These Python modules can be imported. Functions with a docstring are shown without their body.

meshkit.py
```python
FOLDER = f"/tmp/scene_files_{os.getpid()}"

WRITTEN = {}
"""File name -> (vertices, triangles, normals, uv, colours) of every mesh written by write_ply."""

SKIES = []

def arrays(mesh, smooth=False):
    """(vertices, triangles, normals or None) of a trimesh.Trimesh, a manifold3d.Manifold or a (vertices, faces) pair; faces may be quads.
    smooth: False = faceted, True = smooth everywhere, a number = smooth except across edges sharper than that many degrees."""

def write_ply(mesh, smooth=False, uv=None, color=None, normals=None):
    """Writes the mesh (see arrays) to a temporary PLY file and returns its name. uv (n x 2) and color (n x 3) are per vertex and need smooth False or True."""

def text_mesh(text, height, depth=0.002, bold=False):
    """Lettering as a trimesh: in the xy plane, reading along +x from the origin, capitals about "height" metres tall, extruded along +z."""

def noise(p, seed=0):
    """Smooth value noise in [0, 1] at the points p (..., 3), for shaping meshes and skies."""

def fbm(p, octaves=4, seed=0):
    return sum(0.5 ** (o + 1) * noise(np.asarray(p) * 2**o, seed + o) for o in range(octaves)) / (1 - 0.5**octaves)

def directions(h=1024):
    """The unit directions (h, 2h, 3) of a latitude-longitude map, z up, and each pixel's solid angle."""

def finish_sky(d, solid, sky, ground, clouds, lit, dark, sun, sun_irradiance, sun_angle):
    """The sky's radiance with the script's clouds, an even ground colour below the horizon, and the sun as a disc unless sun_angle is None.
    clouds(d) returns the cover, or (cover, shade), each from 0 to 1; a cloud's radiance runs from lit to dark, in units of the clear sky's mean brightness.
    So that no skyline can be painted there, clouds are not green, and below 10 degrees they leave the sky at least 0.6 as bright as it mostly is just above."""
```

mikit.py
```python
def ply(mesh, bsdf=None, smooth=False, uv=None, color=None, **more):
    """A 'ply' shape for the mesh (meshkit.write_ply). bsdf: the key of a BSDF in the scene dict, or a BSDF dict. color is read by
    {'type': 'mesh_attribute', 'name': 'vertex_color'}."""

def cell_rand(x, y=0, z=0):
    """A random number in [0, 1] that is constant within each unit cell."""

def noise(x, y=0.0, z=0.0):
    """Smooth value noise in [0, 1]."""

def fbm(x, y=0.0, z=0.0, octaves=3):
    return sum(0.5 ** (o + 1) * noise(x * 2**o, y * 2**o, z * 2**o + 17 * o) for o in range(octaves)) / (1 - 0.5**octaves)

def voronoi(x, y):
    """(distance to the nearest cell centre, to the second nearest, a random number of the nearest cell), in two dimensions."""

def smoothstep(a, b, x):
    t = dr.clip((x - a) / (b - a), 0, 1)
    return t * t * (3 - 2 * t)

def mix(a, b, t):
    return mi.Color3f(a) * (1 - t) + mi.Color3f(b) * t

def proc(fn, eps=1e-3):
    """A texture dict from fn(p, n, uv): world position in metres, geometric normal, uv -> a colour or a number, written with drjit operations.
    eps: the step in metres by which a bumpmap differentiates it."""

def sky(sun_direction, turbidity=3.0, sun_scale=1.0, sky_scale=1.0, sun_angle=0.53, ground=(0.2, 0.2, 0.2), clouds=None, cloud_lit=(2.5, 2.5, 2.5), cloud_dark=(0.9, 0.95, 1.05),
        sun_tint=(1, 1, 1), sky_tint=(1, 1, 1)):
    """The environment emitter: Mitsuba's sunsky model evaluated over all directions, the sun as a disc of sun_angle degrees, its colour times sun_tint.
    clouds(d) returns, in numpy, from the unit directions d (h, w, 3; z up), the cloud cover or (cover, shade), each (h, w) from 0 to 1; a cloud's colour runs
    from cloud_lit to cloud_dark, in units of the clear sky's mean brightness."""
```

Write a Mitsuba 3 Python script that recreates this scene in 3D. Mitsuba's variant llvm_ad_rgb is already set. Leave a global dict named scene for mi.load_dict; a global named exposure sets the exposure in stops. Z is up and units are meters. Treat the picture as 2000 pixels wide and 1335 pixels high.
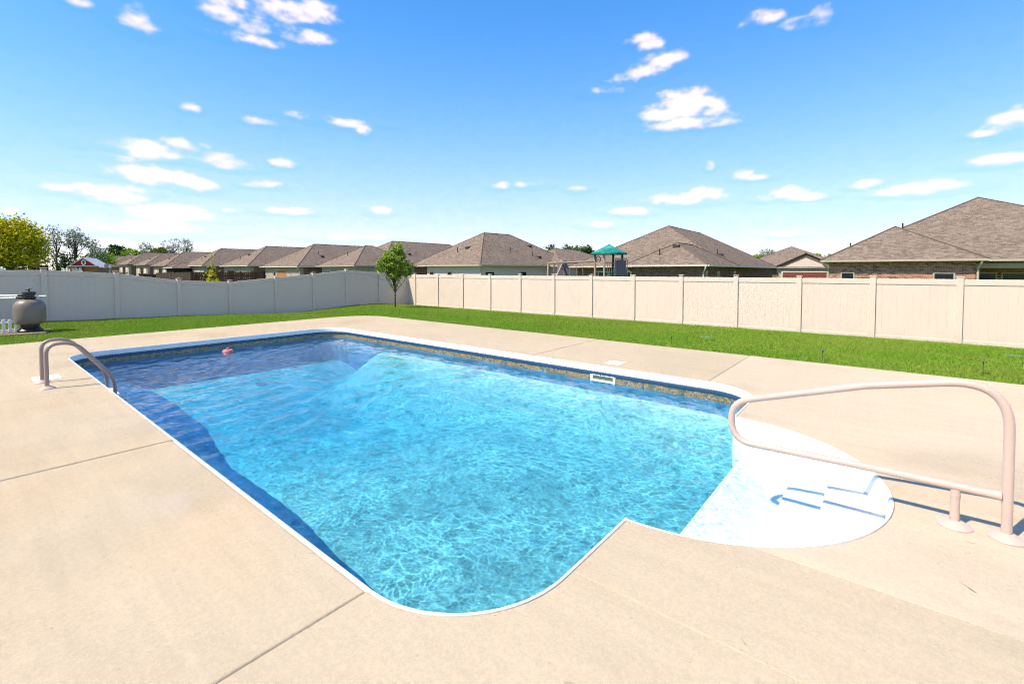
import math, random
import numpy as np
import trimesh, shapely
from shapely.geometry import Polygon, Point, box as sbox
from shapely.prepared import prep
import drjit as dr
import mitsuba as mi
import mikit, meshkit
from mikit import proc, noise, fbm, voronoi, cell_rand, smoothstep, mix

T = mi.ScalarTransform4f
rng = np.random.default_rng(7)
scene, labels = {}, {}

# ------------------------------------------------------------------ camera, sky, exposure
PITCH = math.radians(2.0)
scene['camera'] = {'type': 'perspective', 'fov': 2 * math.degrees(math.atan(1000 / 895)), 'fov_axis': 'x', 'near_clip': 0.05, 'far_clip': 6000.0,
                   'principal_point_offset_y': -(528 + 895 * math.tan(PITCH) - 667.5) / 1335,
                   'to_world': T().look_at(origin=[0, 0, 1.6], target=[0, math.cos(PITCH), 1.6 - math.sin(PITCH)], up=[0, 0, 1])}
exposure = 2.4
SUN = (-0.70, -0.388, 1.0)

# cumulus: (azimuth, elevation, half-width, half-height in degrees, density)
CLOUDS = [(-42.9, 22.8, 1.08, 0.46, 0.9), (-38.5, 22.6, 1.46, 0.91, 0.6), (-39.2, 22.7, 0.94, 0.49, 0.5), (-31.1, 25.6, 2.53, 1.47, 1.0), (-28.7, 24.9, 1.93, 1.16, 1.0), (-25.7, 26.4, 3.56, 1.16, 1.0),
          (-23.1, 27.0, 2.65, 0.99, 1.0), (-23.4, 24.6, 2.22, 0.84, 1.0), (-25.8, 24.8, 2.04, 0.64, 0.7), (-29.7, 23.2, 2.13, 0.41, 0.4), (14.8, 25.4, 1.53, 0.49, 0.8), (16.6, 24.8, 1.39, 1.07, 1.0),
          (17.7, 23.2, 2.4, 1.2, 1.2), (16.1, 22.3, 2.09, 1.12, 1.1), (12.9, 21.8, 1.56, 0.52, 0.6), (10.9, 20.7, 1.34, 0.43, 0.35), (20.3, 18.3, 3.44, 1.8, 1.5), (18.3, 17.8, 2.56, 1.4, 1.3),
          (23.5, 17.6, 1.49, 1.25, 1.3), (23.8, 16.1, 2.54, 0.48, 1.0), (21.1, 16.5, 4.67, 0.75, 1.3), (28.0, 25.4, 2.06, 0.67, 1.0), (31.3, 24.1, 1.19, 0.44, 0.5), (33.5, 24.4, 0.7, 0.77, 0.4),
          (47.1, 12.3, 1.52, 1.06, 1.1), (45.8, 11.7, 1.23, 0.34, 0.8), (46.7, 9.3, 2.09, 0.51, 0.9), (-38.0, 11.5, 3.35, 0.95, 1.0), (-35.7, 12.4, 1.76, 0.63, 1.0), (-33.6, 12.6, 0.62, 0.35, 0.7),
          (-40.6, 10.4, 1.32, 0.37, 0.7), (-31.8, 11.2, 2.66, 0.77, 1.0), (-26.6, 11.7, 1.22, 0.54, 0.9), (-37.4, 9.1, 3.81, 0.98, 1.3), (-34.9, 8.8, 2.14, 0.81, 1.1), (-41.0, 8.9, 0.72, 0.37, 0.7),
          (-41.4, 7.4, 3.4, 0.7, 1.2), (-40.0, 6.9, 1.94, 0.86, 1.1), (-44.6, 7.2, 0.97, 0.27, 0.7), (-28.8, 9.3, 1.95, 0.43, 0.9), (-28.2, 15.7, 1.87, 0.36, 0.8), (-25.2, 17.0, 1.03, 0.41, 0.7),
          (-19.6, 16.6, 2.13, 0.54, 0.7), (-17.7, 16.1, 0.8, 0.66, 0.8), (-21.7, 16.7, 2.73, 0.32, 0.3), (-34.7, 16.1, 0.6, 0.38, 0.45), (-1.6, 10.4, 1.21, 0.49, 0.85), (2.2, 10.5, 1.52, 0.37, 0.5),
          (8.1, 10.0, 0.87, 0.36, 0.4), (20.1, 8.3, 4.26, 0.87, 1.2), (22.3, 8.6, 1.96, 0.8, 1.1), (26.5, 10.4, 1.12, 0.49, 0.95), (28.0, 10.1, 1.09, 0.32, 0.6), (30.5, 8.2, 1.8, 0.69, 1.1),
          (32.6, 7.6, 1.54, 0.37, 0.8), (28.6, 7.8, 0.98, 0.38, 0.7), (42.0, 7.5, 2.82, 0.6, 1.0), (39.4, 7.4, 1.52, 0.34, 0.7), (23.1, 11.8, 0.43, 0.44, 0.5), (14.3, 7.0, 2.27, 0.54, 1.0),
          (10.7, 5.6, 1.85, 0.49, 0.9), (30.8, 3.9, 1.41, 0.33, 0.7), (-16.0, 7.1, 1.29, 0.6, 1.0), (-26.1, 6.6, 2.67, 0.39, 0.8), (-31.7, 6.2, 0.92, 0.32, 0.6), (-36.1, 5.5, 3.96, 1.02, 1.05),
          (-37.9, 4.2, 4.37, 0.8, 0.9), (-47.4, 5.1, 0.47, 0.34, 0.5), (-19.0, 3.9, 2.85, 0.36, 0.4), (37.4, 8.4, 0.8, 0.29, 0.3), (-46.4, 0.4, 0.15, 0.22, 0.1), (-58.0, 15.0, 4.0, 1.6, 1.0),
          (57.0, 17.0, 4.0, 1.8, 1.1), (-60.0, 8.0, 5.0, 1.2, 1.1), (62.0, 9.0, 4.0, 1.0, 1.0), (0.0, 42.0, 5.0, 2.5, 1.0), (-48.0, 40.0, 4.5, 2.4, 1.0), (40.0, 44.0, 5.0, 2.8, 1.1)]


def clouds(d):
    az, el = np.degrees(np.arctan2(d[..., 0], d[..., 1])), np.degrees(np.arcsin(np.clip(d[..., 2], -1, 1)))
    p = np.stack([az * .55, el * 1.0, az * 0], -1)
    wob = meshkit.fbm(p * [.8, 1.25, 1], 6, 3) - .5
    fine = meshkit.fbm(p * 2.3 + 9, 4, 8) - .5
    best = np.full(az.shape, -3.0)
    top = np.zeros(az.shape)
    for a, e, ra, re, k in CLOUDS:
        y = (el - e) / re
        y = np.where(y < 0, y * 1.25, y)
        f = k * (1.0 - ((az - a) / ra) ** 2 - y ** 2)
        top = np.where(f > best, y, top)
        best = np.maximum(best, f)
    # the rest of the dome carries the same scattered fair-weather clouds
    pp = np.stack([d[..., 0] / np.maximum(d[..., 2], .12), d[..., 1] / np.maximum(d[..., 2], .12), 0 * az], -1)
    far = meshkit.fbm(pp * 1.3 + 4, 5, 21) - .62
    best = np.where(np.abs(az) > 70, np.maximum(best, far * 6), best)
    cover = np.clip((best + wob * 2.9 + fine * 1.5 + .46) / 2.1, 0, 1)
    cover = cover * cover * (3 - 2 * cover)
    veil = np.clip(.95 * np.exp(-np.clip(el, 0, 90) / 9.0), 0, 1)      # thin haze, thicker towards the horizon all round
    cover = 1 - (1 - cover) * (1 - veil)
    return cover * .97, np.clip(.12 - .22 * top + fine * .5, 0, .45)


scene['sky'] = mikit.sky(SUN, turbidity=3.0, clouds=clouds, sun_scale=1.0, sky_scale=.95, sky_tint=(.30, 1.06, 1.50), cloud_lit=(2.75, 2.2, 1.95), cloud_dark=(1.7, 1.75, 1.8))

# ------------------------------------------------------------------ helpers
used = set()


def num(key):
    if key not in used:
        used.add(key)
        return key
    k = 1
    while f'{key}_{k:03d}' in used:
        k += 1
    used.add(f'{key}_{k:03d}')
    return f'{key}_{k:03d}'


def tag(key, label=None, cat=None, group=None, kind=None):
    d = {}
    if label: d['label'] = label
    if cat: d['category'] = cat
    if group: d['group'] = group
    if kind: d['kind'] = kind
    labels[key] = d
    return key


def add(key, mesh, bsdf, smooth=False, **kw):
    key = num(key)
    scene[key] = mikit.ply(mesh, bsdf, smooth=smooth, **kw)
    return key


cat = trimesh.util.concatenate


def M(v, f):
    f = np.asarray(f, int)
    if f.ndim == 2 and f.shape[1] == 4:
        f = np.vstack([f[:, [0, 1, 2]], f[:, [0, 2, 3]]])
    return trimesh.Trimesh(np.asarray(v, float), f, process=False)


def frame_box(o, ax, ay, az, x0, x1, y0, y1, z0, z1):
    """A box in the frame (o; ax, ay, az)."""
    o, ax, ay, az = (np.asarray(k, float) for k in (o, ax, ay, az))
    v = [o + x * ax + y * ay + z * az for x in (x0, x1) for y in (y0, y1) for z in (z0, z1)]
    f = [[0, 1, 3, 2], [4, 6, 7, 5], [0, 4, 5, 1], [2, 3, 7, 6], [0, 2, 6, 4], [1, 5, 7, 3]]
    m = M(v, f)
    if np.dot(np.cross(ax, ay), az) * (x1 - x0) * (y1 - y0) * (z1 - z0) < 0:
        m.invert()
    return m


def chamfer_box(o, ax, ay, x0, x1, y0, y1, z0, z1, c=.004):
    """An upright box whose vertical and upper edges are chamfered."""
    o, ax, ay = (np.asarray(k, float) for k in (o, ax, ay))
    def ring(i, z):
        xs0, xs1, ys0, ys1 = x0 + i, x1 - i, y0 + i, y1 - i
        pts = [(xs0 + c, ys0), (xs1 - c, ys0), (xs1, ys0 + c), (xs1, ys1 - c), (xs1 - c, ys1), (xs0 + c, ys1), (xs0, ys1 - c), (xs0, ys0 + c)]
        return [np.r_[(o[:2] + x * ax[:2] + y * ay[:2]), o[2] + z] for x, y in pts]
    v = ring(0, z0) + ring(0, z1 - c) + ring(c, z1)
    f = []
    for k in (0, 8):
        for i in range(8):
            j = (i + 1) % 8
            f.append([k + i, k + j, k + 8 + j, k + 8 + i])
    tri = [[16, 16 + i, 16 + i + 1] for i in range(1, 7)] + [[0, i + 1, i] for i in range(1, 7)]
    m = cat([M(v, f), M(v, tri)])
    if ax[0] * ay[1] - ax[1] * ay[0] < 0:
        m.invert()
    return m


def tube(path, rad, n=12, cap=True, closed=False):
    path = np.asarray(path, float)
    rad = np.broadcast_to(np.asarray(rad, float), len(path))
    t = np.gradient(path, axis=0)
    t /= np.linalg.norm(t, axis=1, keepdims=True) + 1e-12
    up = np.array([0, 0, 1.0]) if abs(t[0][2]) < .9 else np.array([1.0, 0, 0])
    x = np.cross(up, t[0]); x /= np.linalg.norm(x)
    ang = np.arange(n) * 2 * np.pi / n
    v = []
    for k in range(len(path)):
        x = x - t[k] * (x @ t[k]); x /= np.linalg.norm(x)
        y = np.cross(t[k], x)
        v.append(path[k] + rad[k] * (np.cos(ang)[:, None] * x + np.sin(ang)[:, None] * y))
    v = np.vstack(v)
    f = []
    for k in range(len(path) - 1):
        for i in range(n):
            j = (i + 1) % n
            f.append([k * n + i, k * n + j, (k + 1) * n + j, (k + 1) * n + i])
    f = np.array(f)
    tri = np.vstack([f[:, [0, 1, 2]], f[:, [0, 2, 3]]])
    if cap:
        a, b = len(v), len(v) + 1
        v = np.vstack([v, path[0], path[-1]])
        last = (len(path) - 1) * n
        tri = np.vstack([tri, [[a, (i + 1) % n, i] for i in range(n)], [[b, last + i, last + (i + 1) % n] for i in range(n)]])
    return trimesh.Trimesh(v, tri, process=False)


def fillet(pts, r, n=7):
    pts = [np.asarray(p, float) for p in pts]
    r = np.broadcast_to(r, len(pts))
    out = [pts[0]]
    for i in range(1, len(pts) - 1):
        a, b, c = pts[i - 1], pts[i], pts[i + 1]
        u, w = (a - b), (c - b)
        lu, lw = np.linalg.norm(u), np.linalg.norm(w)
        k = min(r[i], .49 * lu, .49 * lw)
        p, q = b + u / lu * k, b + w / lw * k
        for s in np.linspace(0, 1, n):
            out.append((1 - s) ** 2 * p + 2 * s * (1 - s) * b + s * s * q)
    out.append(pts[-1])
    return np.array(out)


def lathe(profile, n=32, at=(0, 0, 0)):
    """profile: (radius, z) from the bottom to the top."""
    pr = np.asarray(profile, float)
    ang = np.arange(n) * 2 * np.pi / n
    v = np.vstack([np.stack([r * np.cos(ang), r * np.sin(ang), np.full(n, z)], 1) for r, z in pr]) + np.asarray(at, float)
    f = [[k * n + i, k * n + (i + 1) % n, (k + 1) * n + (i + 1) % n, (k + 1) * n + i] for k in range(len(pr) - 1) for i in range(n)]
    return M(v, f)


def disc(c, r, n=24):
    ang = np.arange(n) * 2 * np.pi / n
    v = np.vstack([np.stack([c[0] + r * np.cos(ang), c[1] + r * np.sin(ang), np.full(n, c[2])], 1), [c]])
    return M(v, [[i, (i + 1) % n, n] for i in range(n)])


def flat(poly, z):
    ms = []
    for g in getattr(poly, 'geoms', [poly]):
        if g.is_empty or g.geom_type != 'Polygon':
            continue
        v, f = trimesh.creation.triangulate_polygon(g, engine='earcut')
        m = M(np.c_[v, np.full(len(v), z)], f)
        if m.face_normals[:, 2].mean() < 0:
            m.invert()
        ms.append(m)
    return cat(ms)


def bevel_slab(poly, rings, zbot):
    """An extruded polygon whose upper edge follows rings of (inset, z), the last one the top."""
    ms = []
    for g in getattr(poly, 'geoms', [poly]):
        g = shapely.geometry.polygon.orient(g)
        p = np.array(g.exterior.coords)[:-1]
        keep = np.linalg.norm(p - np.roll(p, 1, 0), axis=1) > 1e-5
        p = p[keep]
        d = np.roll(p, -1, 0) - p
        d /= np.linalg.norm(d, axis=1, keepdims=True)
        nrm = np.stack([-d[:, 1], d[:, 0]], 1)
        b = nrm + np.roll(nrm, 1, 0)
        b = b / np.maximum((b * b).sum(1, keepdims=True) / 2, .3)
        lev = [np.c_[p, np.full(len(p), zbot)]] + [np.c_[p + b * i, np.full(len(p), z)] for i, z in rings]
        n = len(p)
        f = [[k * n + i, k * n + (i + 1) % n, (k + 1) * n + (i + 1) % n, (k + 1) * n + i] for k in range(len(lev) - 1) for i in range(n)]
        ms.append(M(np.vstack(lev), f))
        top = Polygon(lev[-1][:, :2]).buffer(0)
        ms.append(flat(top, rings[-1][1]))
    return cat(ms)


def rgb(*c):
    return {'type': 'rgb', 'value': list(map(float, c))}


ALB = .62     # every base colour below is given for a middling exposure


def mat(key, col, rough=.6, spec=.5, metal=0.0, bump=None, two=True, **kw):
    c = proc(lambda p, n, uv: ALB * col(p, n, uv)) if callable(col) else rgb(*[ALB * k for k in col])
    b = {'type': 'principled', 'base_color': c, 'roughness': rough, 'specular': spec, 'metallic': metal, **kw}
    if key in ('m_deck', 'm_deck_pale', 'm_roof', 'm_joint', 'm_lawn', 'm_brick_red', 'm_brick_pale', 'm_brick_brown', 'm_wall_white', 'm_concrete'):
        b = {'type': 'diffuse', 'reflectance': c}
    if bump is not None:
        fn, sc, eps = bump
        b = {'type': 'bumpmap', 'arbitrary': proc(fn, eps), 'scale': sc, 'bsdf': b}
    scene[key] = {'type': 'twosided', 'bsdf': b} if two else b
    return key


# ------------------------------------------------------------------ the yard's own frame: a along the pool (far to near), b across it (left to right)
TH = math.radians(-39.45)
E2, G2 = np.array([math.cos(TH), math.sin(TH)]), np.array([-math.sin(TH), math.cos(TH)])
A2 = np.array([-8.576, 8.723])
LEN, WID, RAD = 10.88, 5.57, .68


def W2(a, b):
    return A2 + np.multiply.outer(np.asarray(a, float), E2) + np.multiply.outer(np.asarray(b, float), G2)


def W3(a, b, z):
    return np.r_[W2(a, b), z]


def to_world_poly(poly):
    return shapely.transform(poly, lambda c: A2 + c[:, :1] * E2 + c[:, 1:2] * G2)


E3, G3, Z3 = np.r_[E2, 0], np.r_[G2, 0], np.array([0, 0, 1.0])


def lcoord(p):
    """World point -> (a, b), for drjit."""
    x, y = p.x - float(A2[0]), p.y - float(A2[1])
    return x * float(E2[0]) + y * float(E2[1]), x * float(G2[0]) + y * float(G2[1])


# ------------------------------------------------------------------ materials
def deck_col(base, k=1.0):
    def fn(p, n, uv):
        a, b = lcoord(p)
        big = fbm(p.x * .9, p.y * .9, 0, 4) - .5
        streak = noise(a * 1.5, b * 14.0, 3) - .5
        blot = smoothstep(.56, .75, fbm(p.x * .55 + 7, p.y * .55, 2, 4))
        grain = noise(p.x * 240, p.y * 240) - .5
        speck = smoothstep(.965, .99, noise(p.x * 33, p.y * 33, 5))
        coarse = noise(p.x * 70, p.y * 70, 2) - .5
        streak2 = noise(a * 5, b * 60.0, 5) - .5
        v = 1.03 + .13 * big + .06 * streak + .04 * streak2 + .16 * grain + .09 * coarse
        c = mi.Color3f(*base) * v
        c = c * mix((1, 1, 1), (1.02, .985, .93), blot)
        # pale mineral blooms where pool water dries beside the coping, faint darker damp marks, scattered grit
        near = smoothstep(.55, .0, dr.abs(b + .2)) * smoothstep(5.0, 7.5, a) * smoothstep(10.4, 9.4, a)
        bloom = smoothstep(.60, .72, fbm(p.x * 2.3 + 1.7, p.y * 2.3, 11, 4)) * near
        c = mix(c, (.74, .68, .62), bloom * .35)
        damp = smoothstep(.58, .80, fbm(p.x * .8 + 31, p.y * .8, 6, 5))
        c = c * (1 - .10 * damp)
        grit = smoothstep(.992, .998, noise(p.x * 13 + 3, p.y * 13, 8))
        c = mix(c, (.10, .07, .05), grit * .8)
        return dr.clip(mix(c, (.25, .19, .13), speck * .35), 0, 1)
    return fn


def deck_bump(p, n, uv):
    a, b = lcoord(p)
    return .22 * noise(a * 22, b * 150) + .6 * noise(p.x * 120, p.y * 120) + 1.2 * fbm(p.x * 3, p.y * 3, 1, 3)


mat('m_deck', deck_col((.665, .575, .435)), .9, .06, bump=(deck_bump, .0019, .002))
mat('m_deck_pale', deck_col((.74, .64, .50)), .9, .06, bump=(deck_bump, .0019, .002))
mat('m_joint', (.07, .06, .05), .95, .1)
mat('m_coping', (1.1, 1.1, 1.09), .35, .5)
mat('m_bead', (.03, .09, .2), .35, .5)
mat('m_step', (1.12, 1.12, 1.11), .4, .4)


def border_col(p, n, uv):
    d1, d2, r = voronoi(uv.x * 26, uv.y * 26)
    edge = smoothstep(.03, .16, d2 - d1)
    stone = mix((.40, .25, .12), (.52, .40, .25), r)
    stone = dr.select(r > .86, mi.Color3f(.10, .22, .30), stone)
    stone = dr.select(r < .14, mi.Color3f(.16, .24, .14), stone)
    return mix((.07, .10, .10), stone, edge)


mat('m_border', border_col, .35, .5)


def liner_col(p, n, uv):
    # vinyl liner: blue cells with paler veins between them
    q = p.z * .7
    wx, wy = fbm(p.x * 3, p.y * 3, q, 2) * .9, fbm(p.x * 3 + 5, p.y * 3, q + 3, 2) * .9
    d1, d2, r = voronoi((p.x + q) * 9 + wx, (p.y - q) * 9 + wy)
    vein = 1 - smoothstep(.0, .22, d2 - d1)
    tone = fbm(p.x * 14, p.y * 14, q, 3)
    c = mix((.30, .56, .58), (.46, .70, .68), .6 * r + .4 * tone)
    return mix(c, (.55, .78, .78), vein * .5)


mat('m_liner', liner_col, .5, .3)


def liner_wall_shade_col(p, n, uv):
    # plainer, deeper blue wall print; on the sloped side it paints the shade band
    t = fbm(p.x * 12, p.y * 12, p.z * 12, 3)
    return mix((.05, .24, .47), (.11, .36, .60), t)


mat('m_liner_wall_shade', liner_wall_shade_col, .5, .3)


def painted_caustics(p, n, uv):
    # caustic net painted into the transmittance: bright lines with dimmer gaps between them
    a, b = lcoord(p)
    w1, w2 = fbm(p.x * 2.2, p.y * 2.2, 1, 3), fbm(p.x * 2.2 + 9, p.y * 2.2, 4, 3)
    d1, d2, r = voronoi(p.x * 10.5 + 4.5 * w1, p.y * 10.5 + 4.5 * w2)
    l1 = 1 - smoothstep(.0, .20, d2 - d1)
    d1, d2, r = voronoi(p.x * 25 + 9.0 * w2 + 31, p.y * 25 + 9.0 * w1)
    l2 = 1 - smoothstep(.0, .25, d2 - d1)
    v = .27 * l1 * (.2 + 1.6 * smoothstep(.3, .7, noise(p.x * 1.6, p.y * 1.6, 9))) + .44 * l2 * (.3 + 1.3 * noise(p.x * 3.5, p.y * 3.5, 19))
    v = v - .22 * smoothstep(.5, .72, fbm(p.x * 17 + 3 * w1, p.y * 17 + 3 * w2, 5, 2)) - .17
    v = .98 + v * (1 - .72 * smoothstep(10.9, 11.6, a))      # the painted net fades over the calm water by the steps
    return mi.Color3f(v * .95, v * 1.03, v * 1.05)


scene['pool_water_medium'] = {'type': 'homogeneous', 'albedo': rgb(.02, .08, .15), 'sigma_t': rgb(.48, .13, .035), 'phase': {'type': 'isotropic'}}
scene['m_water'] = {'type': 'thindielectric', 'int_ior': 1.11, 'ext_ior': 1.0, 'specular_transmittance': proc(painted_caustics)}
mat('m_rail', lambda p, n, uv: mi.Color3f(.74, .575, .51) * (1 + .10 * (noise(p.x * 300, p.y * 300, p.z * 300) - .5) + .08 * (noise(p.x * 9, p.y * 9, p.z * 9) - .5)), .38, .5)
mat('m_ladder_shaded', (.47, .35, .30), .35, .5)  # copy of the rail tone with the ladder's shaded look put into the colour
mat('m_white', (1.1, 1.1, 1.07), .4, .5)
mat('m_opening', (.13, .19, .13), .6, .3)
mat('m_dark', (.02, .02, .025), .4, .5)
mat('m_red', (.80, .26, .26), .4, .5)


def fence_col(p, n, uv):
    v = 1 + .06 * (fbm(p.x * 2, p.y * 2, p.z * 1.3, 3) - .5)
    dirt = smoothstep(.25, -.25, p.z + .25 * fbm(p.x * 6, p.y * 6, 2, 3)) * .22
    return mix(mi.Color3f(.90, .785, .69) * v, (.40, .36, .22), dirt)


mat('m_fence', fence_col, .45, .4)
mat('m_tank', lambda p, n, uv: mi.Color3f(.27, .225, .19) * (1 + .12 * (fbm(p.x * 6, p.y * 6, p.z * 6, 3) - .5)), .4, .5)
mat('m_concrete', lambda p, n, uv: mi.Color3f(.42, .32, .22) * (1 + .25 * (fbm(p.x * 8, p.y * 8, p.z, 3) - .5)), .9, .2)


def soil_col(p, n, uv):
    t = fbm(p.x * .6, p.y * .6, 0, 4)
    return mix((.13, .25, .03), (.22, .33, .06), t) * (1 + .5 * (noise(p.x * 30, p.y * 30) - .5))


mat('m_lawn', soil_col, .95, .1)


def leaf(key, c1, c2, trans=.6, scale=9.0):
    def fn(p, n, uv):
        r = cell_rand(dr.floor(p.x * scale), dr.floor(p.y * scale), dr.floor(p.z * scale))
        return ALB * mix(c1, c2, r)
    scene[key] = {'type': 'principledthin', 'base_color': proc(fn), 'roughness': .55, 'diff_trans': trans, 'eta': 1.3}
    return key


def grass_col(p, n, uv):
    t = smoothstep(.3, .7, fbm(p.x * .8, p.y * .8, 3, 4))
    r = cell_rand(dr.floor(p.x * 60), dr.floor(p.y * 60), 1)
    straw = smoothstep(.5, .8, fbm(p.x * .45 + 3, p.y * .45, 8, 3))
    c = mix(mix((.25, .50, .05), (.40, .66, .08), r), (.50, .60, .12), t * .5)
    return ALB * mix(c, (.30, .28, .09), straw * .3 * r)


scene['m_grass'] = {'type': 'principledthin', 'base_color': proc(grass_col), 'roughness': .5, 'diff_trans': .7, 'eta': 1.3}
leaf('m_leaf_pear', (.14, .32, .04), (.62, .80, .12), .6, 12)
leaf('m_leaf_yellow', (.50, .52, .02), (.88, .80, .05), .8, 4)
leaf('m_leaf_dark', (.04, .10, .03), (.10, .19, .05), .4, 3)
leaf('m_leaf_bright', (.26, .46, .04), (.48, .66, .08), .7, 3)
leaf('m_leaf_grey', (.36, .44, .32), (.56, .64, .54), .6, 3)
leaf('m_leaf_olive', (.17, .23, .05), (.32, .36, .10), .6, 3)
leaf('m_leaf_bloom', (.55, .42, .40), (.70, .62, .56), .6, 5)
mat('m_bark', lambda p, n, uv: mix((.08, .065, .05), (.19, .155, .12), noise(p.x * 20, p.y * 20, p.z * 4)), .9, .1)


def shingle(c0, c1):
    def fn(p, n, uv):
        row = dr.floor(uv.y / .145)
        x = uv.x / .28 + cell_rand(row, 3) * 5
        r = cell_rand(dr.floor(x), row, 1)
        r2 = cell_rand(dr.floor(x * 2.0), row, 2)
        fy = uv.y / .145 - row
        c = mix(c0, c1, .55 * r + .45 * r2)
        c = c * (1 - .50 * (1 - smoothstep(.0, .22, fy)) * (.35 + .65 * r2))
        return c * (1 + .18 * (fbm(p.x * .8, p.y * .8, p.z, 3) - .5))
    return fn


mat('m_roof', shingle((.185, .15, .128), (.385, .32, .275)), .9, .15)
mat('m_roof_cap', (.185, .15, .13), .9, .15)
mat('m_roof_white', (.72, .72, .70), .5, .4)


def brick(cols, mortar):
    def fn(p, n, uv):
        row = dr.floor(uv.y / .076)
        off = .5 * (row - 2 * dr.floor(row / 2))
        x = uv.x / .205 + off
        fx, fy = x - dr.floor(x), uv.y / .076 - row
        r = cell_rand(dr.floor(x), row, 1)
        r2 = cell_rand(dr.floor(x), row, 2)
        c = mix(mix(cols[0], cols[1], r), cols[2], smoothstep(.62, .95, r2))
        m = smoothstep(.0, .05, fx) * smoothstep(1.0, .95, fx) * smoothstep(.0, .13, fy) * smoothstep(1.0, .87, fy)
        return mix(mortar, c * (1 + .2 * (noise(p.x * 25, p.y * 25, p.z * 25) - .5)), m)
    return fn


mat('m_brick_red', brick([(.40, .17, .115), (.58, .30, .21), (.17, .10, .085)], (.74, .64, .56)), .85, .2)
mat('m_brick_pale', brick([(.52, .42, .36), (.62, .53, .47), (.33, .24, .20)], (.62, .57, .52)), .85, .2)
mat('m_brick_brown', brick([(.21, .12, .085), (.30, .18, .13), (.12, .08, .06)], (.42, .36, .31)), .85, .2)
mat('m_wall_white', (.84, .74, .69), .8, .2)
mat('m_trim', (.60, .53, .45), .5, .4)
mat('m_trim_white', (.76, .75, .73), .45, .4)
mat('m_trim_brown', (.20, .14, .11), .5, .4)
mat('m_pane', (.018, .02, .022), .08, .6)
mat('m_void', (.03, .027, .025), .8, .1)
mat('m_door_red', (.24, .07, .05), .5, .4)
mat('m_shed_red', (.42, .03, .04), .6, .3)
mat('m_shed_pink', (.74, .36, .36), .7, .3)
mat('m_cedar', lambda p, n, uv: mix((.42, .19, .08), (.55, .28, .13), noise(p.x * 6, p.y * 6, p.z * 22)), .75, .2)
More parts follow.
